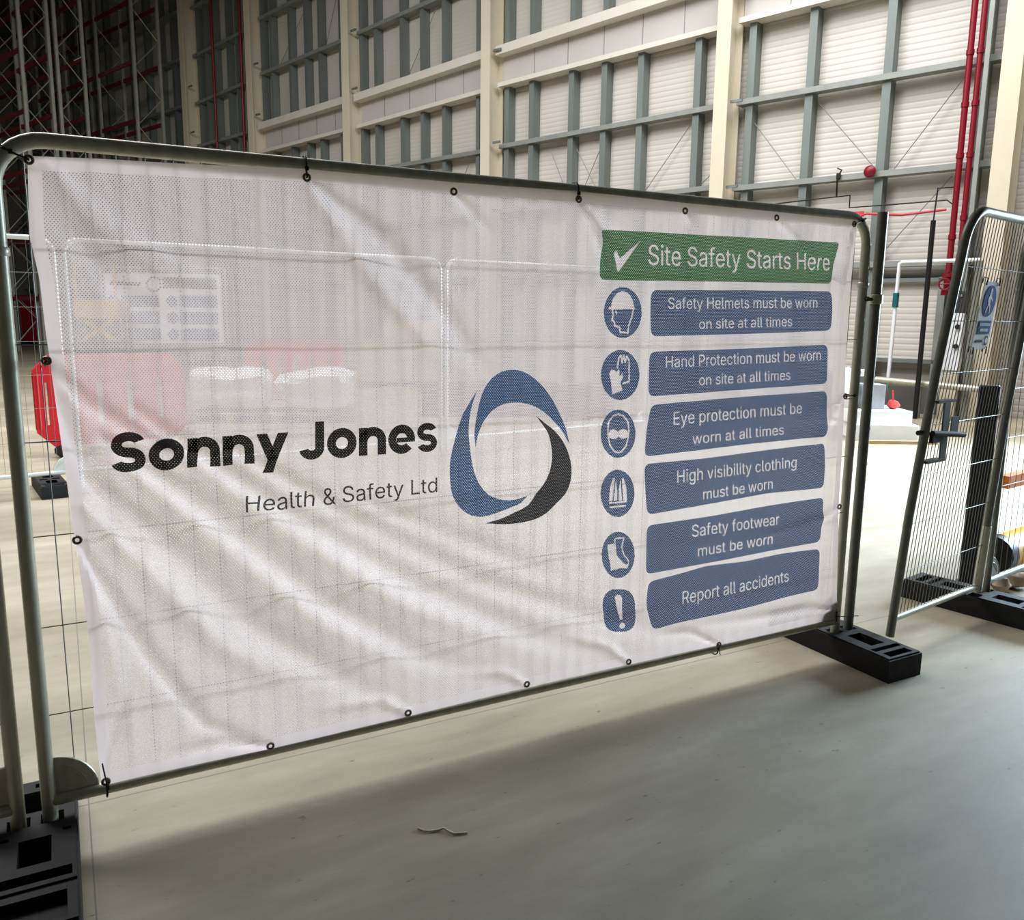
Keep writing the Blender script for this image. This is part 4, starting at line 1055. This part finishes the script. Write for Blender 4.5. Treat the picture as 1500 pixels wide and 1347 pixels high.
# yellow guard barrier far right and rubble
yb = thing('guard_barrier', Vector((4.0, 5.9, 0)), 'yellow and orange tubular guard barrier at the right edge', 'barrier')
mb = MB(); mb.tube([Vector((3.13, 5.225, .16)), Vector((5.0, 6.63, .16))], .115, 16); mb.build('lower_rail', 'yellow_paint', yb)
mb = MB(); mb.lathe(Vector((3.13, 5.225, .16)), (.8, .6, 0), [(-.05, .09), (-.04, .122), (.04, .126), (.05, .118)], 16); mb.build('end_cap', 'black_plastic', yb)
mb = MB(); mb.obox(Vector((4.1, 6.05, .60)), (.88, .66, 0), (-.02, .027, 0), (0, 0, .042)); mb.build('upper_rail', 'orange_paint', yb)
for x_ in (3.9, 4.8):
    mb = MB(); y_ = 5.37 + (x_ - 3.23) * .75; mb.obox(Vector((x_ - .03, y_ + .04, .36)), (.05, 0, 0), (0, .05, 0), (0, 0, .36)); mb.build('post', 'yellow_paint', yb)
RK = [((3.0, 4.93), .06, 'pale rubble lump beside the black hinge block', 2), ((3.15, 5.02), .075, 'brownish rubble lump at the right edge beside the hinge block', 4), ((3.03, 5.12), .04, 'small pale rubble lump behind the others', 6)]
for (x_, y_), r_, lab, sd in RK:
    mb = MB(); lump(mb, (x_, y_, r_ * .7), r_, (1, .85, .72), sd); zs = min(p[2] for p in mb.v); mb.v = [(p[0], p[1], p[2] - zs) for p in mb.v]
    one('rubble_lump', mb, 'rubble', lab, 'rubble', 'rubble by the gate hinge')
# string on the floor in front
mb = MB(); mb.tube([(-.292, 2.471, .004), (-.270, 2.456, .004), (-.250, 2.453, .005), (-.225, 2.462, .004), (-.207, 2.469, .006), (-.190, 2.456, .004), (-.172, 2.444, .004), (-.150, 2.446, .004), (-.129, 2.4485, .004)], .0032, 6)
one('string', mb, 'string', 'short curly piece of pale string on the floor below the banner', 'string')

# ------------------------------------------------------------------ red barriers, pallets, lift behind the banner
def barrier(a, b, label, H=1.12, T=.07, feet=True, slots=5):
    a = Vector((a[0], a[1], 0)); b = Vector((b[0], b[1], 0)); U = (b - a); L = U.length; U.normalize(); N = Vector((U.y, -U.x, 0))
    root = thing('safety_barrier', a, label, 'barrier', 'red plastic safety barriers')
    fr = lambda x, y, h: a + U * x + UP * y + N * h
    z0 = .12; ch = .16
    mb = MB()
    sw = .075; pitch = (L - .30) / slots
    mb.prism([(0, z0 + ch), (ch, z0), (L - ch, z0), (L, z0 + ch), (L, z0 + .24), (0, z0 + .24)], fr, -T / 2, T / 2)
    mb.prism([(0, H - .30), (L, H - .30), (L, H - ch), (L - ch, H), (ch, H), (0, H - ch)], fr, -T / 2, T / 2)
    xs = [0.0, .105, .135]
    for i in range(slots):
        c = .17 + pitch * (i + .5); xs += [c - sw / 2, c + sw / 2]
    xs.append(L)
    for i in range(0, len(xs), 2):
        mb.prism([(xs[i], z0 + .24), (xs[i + 1], z0 + .24), (xs[i + 1], H - .30), (xs[i], H - .30)], fr, -T / 2, T / 2)
    for x in (.03, L - .03): mb.tube([fr(x, z0 + .2, 0), fr(x, H - .2, 0)], T * .6, 8)
    mb.build('body', 'red_plastic', root)
    if feet:
        for x in (.25, L - .25):
            mb = MB(); mb.prism([(-.28, 0), (.28, 0), (.28, .05), (.06, .13), (-.06, .13), (-.28, .05)], lambda p, q, h: a + U * (x + h) + UP * q + N * p, -.05, .05); mb.build('foot', 'black_rubber', root)
    return root
barrier((-5.27, 9.2), (-4.0, 10.2), 'red plastic barrier showing past the left banner edge', H=1.14, slots=4)
barrier((-4.9, 15.4), (-3.3, 16.3), 'red plastic barrier seen faintly through the banner, further back')
for i, (a_, b_) in enumerate((((-22.7, 39.2), (-21.0, 38.0)), ((-25.0, 40.8), (-23.4, 39.7)))):
    barrier(a_, b_, ('tall red barrier by the racking, right of the near pole', 'tall red barrier by the racking at the left edge')[i], H=2.0, T=.1, feet=True, slots=4)
# beams of the racking stacked on the floor
k = 0
names = ['front', 'second', 'third', 'rear']
for lv in range(4):
    for rw in range(4):
        mb = MB(); mb.obox(Vector((.1, 13.5 + rw * .13, .08 + lv * .131)), (1.55, .12, 0), (-.004, .055, 0), (0, 0, .062))
        one('rack_beam', mb, 'rack_red', 'loose red rack beam in the stack behind the logo, %s row, %s layer' % (names[rw], ['bottom', 'lower middle', 'upper middle', 'top'][lv]), 'beam', 'loose red rack beams')
for i, x_ in enumerate((-1.1, 1.2)):
    mb = MB(); mb.bx(x_ - .05, x_ + .05, 13.3, 14.1, 0, .012 + .0)
    one('bearer', mb, 'wood', ('timber bearer under the left end of the red beam stack', 'timber bearer under the right end of the red beam stack')[i], 'batten')
# wrapped pallet load
def pallet(c, label, u=(1, .15, 0), hw=.6, hd=.5):
    u = Vector(u).normalized(); v = Vector((-u.y, u.x, 0)); c = Vector((c[0], c[1], 0))
    root = thing('pallet', c, label, 'pallet', 'timber pallets')
    for i in range(5):
        mb = MB(); mb.obox(c + v * (hd * (-.85 + i * .425)) + UP * .135, u * hw, v * .05, UP * .011); mb.build('deck_board', 'wood', root)
    for i in (-1, 0, 1):
        mb = MB(); mb.obox(c + u * hw * .9 * i + UP * .062, u * .05, v * hd, UP * .062); mb.build('bearer', 'wood', root)
    return root
pallet((-4.25, 12.75), 'timber pallet under the clear wrapped load')
pallet((-3.05, 12.9), 'timber pallet right of the first wrapped load')
for i, (x_, y_, lab) in enumerate(((-4.25, 12.75, 'load wrapped in clear film, left one behind the black name'), (-3.05, 12.9, 'load wrapped in clear film, right one behind the black name'))):
    mb = MB(); lump(mb, (x_, y_, .5), .5, (1.22, .95, .72), 11 + i, 14); z0_ = min(p[2] for p in mb.v)
    mb.v = [(max(x_ - .58, min(x_ + .58, p[0])), max(y_ - .48, min(y_ + .48, p[1])), max(.148, p[2])) for p in mb.v]
    one('wrapped_load', mb, 'clear_wrap', lab, 'wrapped load', 'film wrapped loads')
pallet((-2.6, 19.2), 'timber pallet under the brown cartons', hw=1.0, hd=.6)
for lv in range(3):
    for i in range(3):
        if lv == 2 and i == 0: continue
        fbox((-3.25 + i * .64, 19.1 + i * .09), (1, .15, 0), .31, .35, .148 + lv * .44, .148 + lv * .44 + .435, 'carton', 'carton_brown',
             'brown carton on the far pallet, %s layer, %s column' % (('bottom', 'middle', 'top')[lv], ('left', 'middle', 'right')[i]), 'carton', 'brown cartons on the far pallet')
# yellow lift
yl = thing('scissor_lift', Vector((-11.6, 24, 0)), 'small yellow scissor lift left of the distant banner, seen through the cloth', 'lift')
mb = MB(); mb.bx(-12.2, -11.0, 23.6, 24.4, .2, .75); mb.build('chassis', 'dark_box', yl)
mb = MB(); mb.bx(-12.2, -11.0, 23.6, 24.4, 1.4, 1.9); mb.build('platform', 'yellow_paint', yl)
mb = MB()
for sg_ in (-1, 1): mb.obox(Vector((-11.6, 23.7, 1.07)), Vector((.5 * sg_, 0, .33)), (0, .03, 0), (-.02 * sg_, 0, .04))
mb.build('scissor_arms', 'yellow_paint', yl)
for x_ in (-12.15, -11.05):
    mb = MB(); mb.tube([(x_, 23.65, 1.9), (x_, 23.65, 2.9)], .03, 6); mb.build('rail_post', 'yellow_paint', yl)
for x_ in (-12.0, -11.2):
    for y_ in (23.62, 24.38):
        mb = MB(); mb.lathe(Vector((x_, y_ - .06, .2)), (0, 1, 0), [(0, .2), (.12, .2)], 14); mb.build('wheel', 'black_rubber', yl)
# distant fence and banner
fence_panel((-12.1, 25.05), (-8.45, 25.05), 'distant fence panel carrying the second, smaller looking banner', 'fence panels of the rear line', ztop=2.85, zb=.5, n=8, wn=4, cell=(.3, .6), plates=False)
b2 = thing('banner', Vector((-10.2, 24.98, .6)), 'distant white banner with a green title, seen through the near banner', 'banner')
mb = MB(); mb.bx(-11.95, -8.55, 24.97, 24.985, .62, 2.68); mb.build('banner_sheet', 'sign_white', b2)
mb = MB(); mb.bx(-10.25, -8.68, 24.962, 24.969, 2.25, 2.58); mb.build('title_panel', 'print_green', b2)
for cx2 in (-11.25, -9.55):
    for z_ in (1.72, 1.24, .76):
        mb = MB(); mb.bx(cx2 - .30 + .05, cx2 + .86, 24.962, 24.969, z_, z_ + .34); mb.build('rule_panel', 'sign_blue', b2)
        mb = MB(); mb.lathe(Vector((cx2 - .47, 24.969, z_ + .17)), (0, -1, 0), [(0, .17), (.007, .17)], 18); mb.build('rule_disc', 'sign_blue', b2)
mb = MB(); mb.tube([Vector((-10.52 + .2 * math.cos(t), 24.965, 2.38 + .2 * math.sin(t))) for t in [2 * math.pi * i / 20 for i in range(20)]], .03, 5, closed=True); mb.build('logo_ring', 'sign_blue', b2)
mb = MB(); mb.bx(-11.8, -10.9, 24.962, 24.969, 2.32, 2.44); mb.build('lettering', 'sign_ink', b2)

# ------------------------------------------------------------------ pallet racking
def rack_row(d0, d1, label, s_list, levels, H=14.0):
    root = thing('rack_row', Wp(s_list[0], d0, 0), label, 'racking', 'rows of tall pallet racking')
    for s in s_list:
        fr = None
        mb = MB()
        for d in (d0, d1):
            wbox(mb, s - .05, s + .05, d - .045, d + .045, 0, H)
        z = .3; i = 0
        while z < H - 1.2:
            a_, b_ = (d0, d1) if i % 2 == 0 else (d1, d0)
            mb.tube([Wp(s, a_, z), Wp(s, b_, z + .95)], .016, 4, caps=False); z += .95; i += 1
        mb.build('upright_frame', 'rack_grey', root)
    for s0, s1 in zip(s_list[1:], s_list):
        for z in levels:
            for d in (d0, d1):
                mb = MB(); wbox(mb, s0 + .05, s1 - .05, d - .03, d + .03, z, z + .13); mb.build('beam', 'rack_red', root)
    return root
sl = [-30.0 - 2.9 * i for i in range(6)]
lv = [1.9, 3.9, 5.9, 7.7, 9.5, 11.3, 13.0]
rack_row(10.45, 11.28, 'front row of tall grey racking with red beams, far left', sl, lv)
rack_row(11.50, 12.32, 'second row of tall grey racking, back to back with the front row', sl, [z + .1 for z in lv])
rack_row(14.0, 14.9, 'rear row of tall grey racking next to the back wall', sl[:4], [2.4, 4.4, 6.2, 8.0, 9.9, 11.8])
rack_row(6.9, 7.75, 'row of tall grey racking at the left edge of the picture', [-37.0 - 2.9 * i for i in range(4)], lv)
for i, (s, d, z) in enumerate(((-32.5, 13.2, 10.3), (-35.5, 11.4, 11.2), (-37, 10.9, 10.6))):
    cl = thing('strip_light', Wp(s, d, z), ('short bright strip light between the rear rack rows', 'bright strip light over the front rack row', 'bright strip light deep in the racking, leftmost')[i], 'lamp', 'strip lights in the racking')
    mb = MB(); wbox(mb, s - .35, s + .35, d - .05, d + .05, z, z + .06); mb.build('housing', 'rack_grey', cl)
    mb = MB(); wbox(mb, s - .33, s + .33, d - .035, d + .035, z - .05, z); mb.build('tube', 'lamp_glow', cl)
    mb = MB(); mb.tube([Wp(s, d, z + .06), Wp(s, d, 14.4)], .01, 4); mb.build('hanger', 'rack_grey', cl)
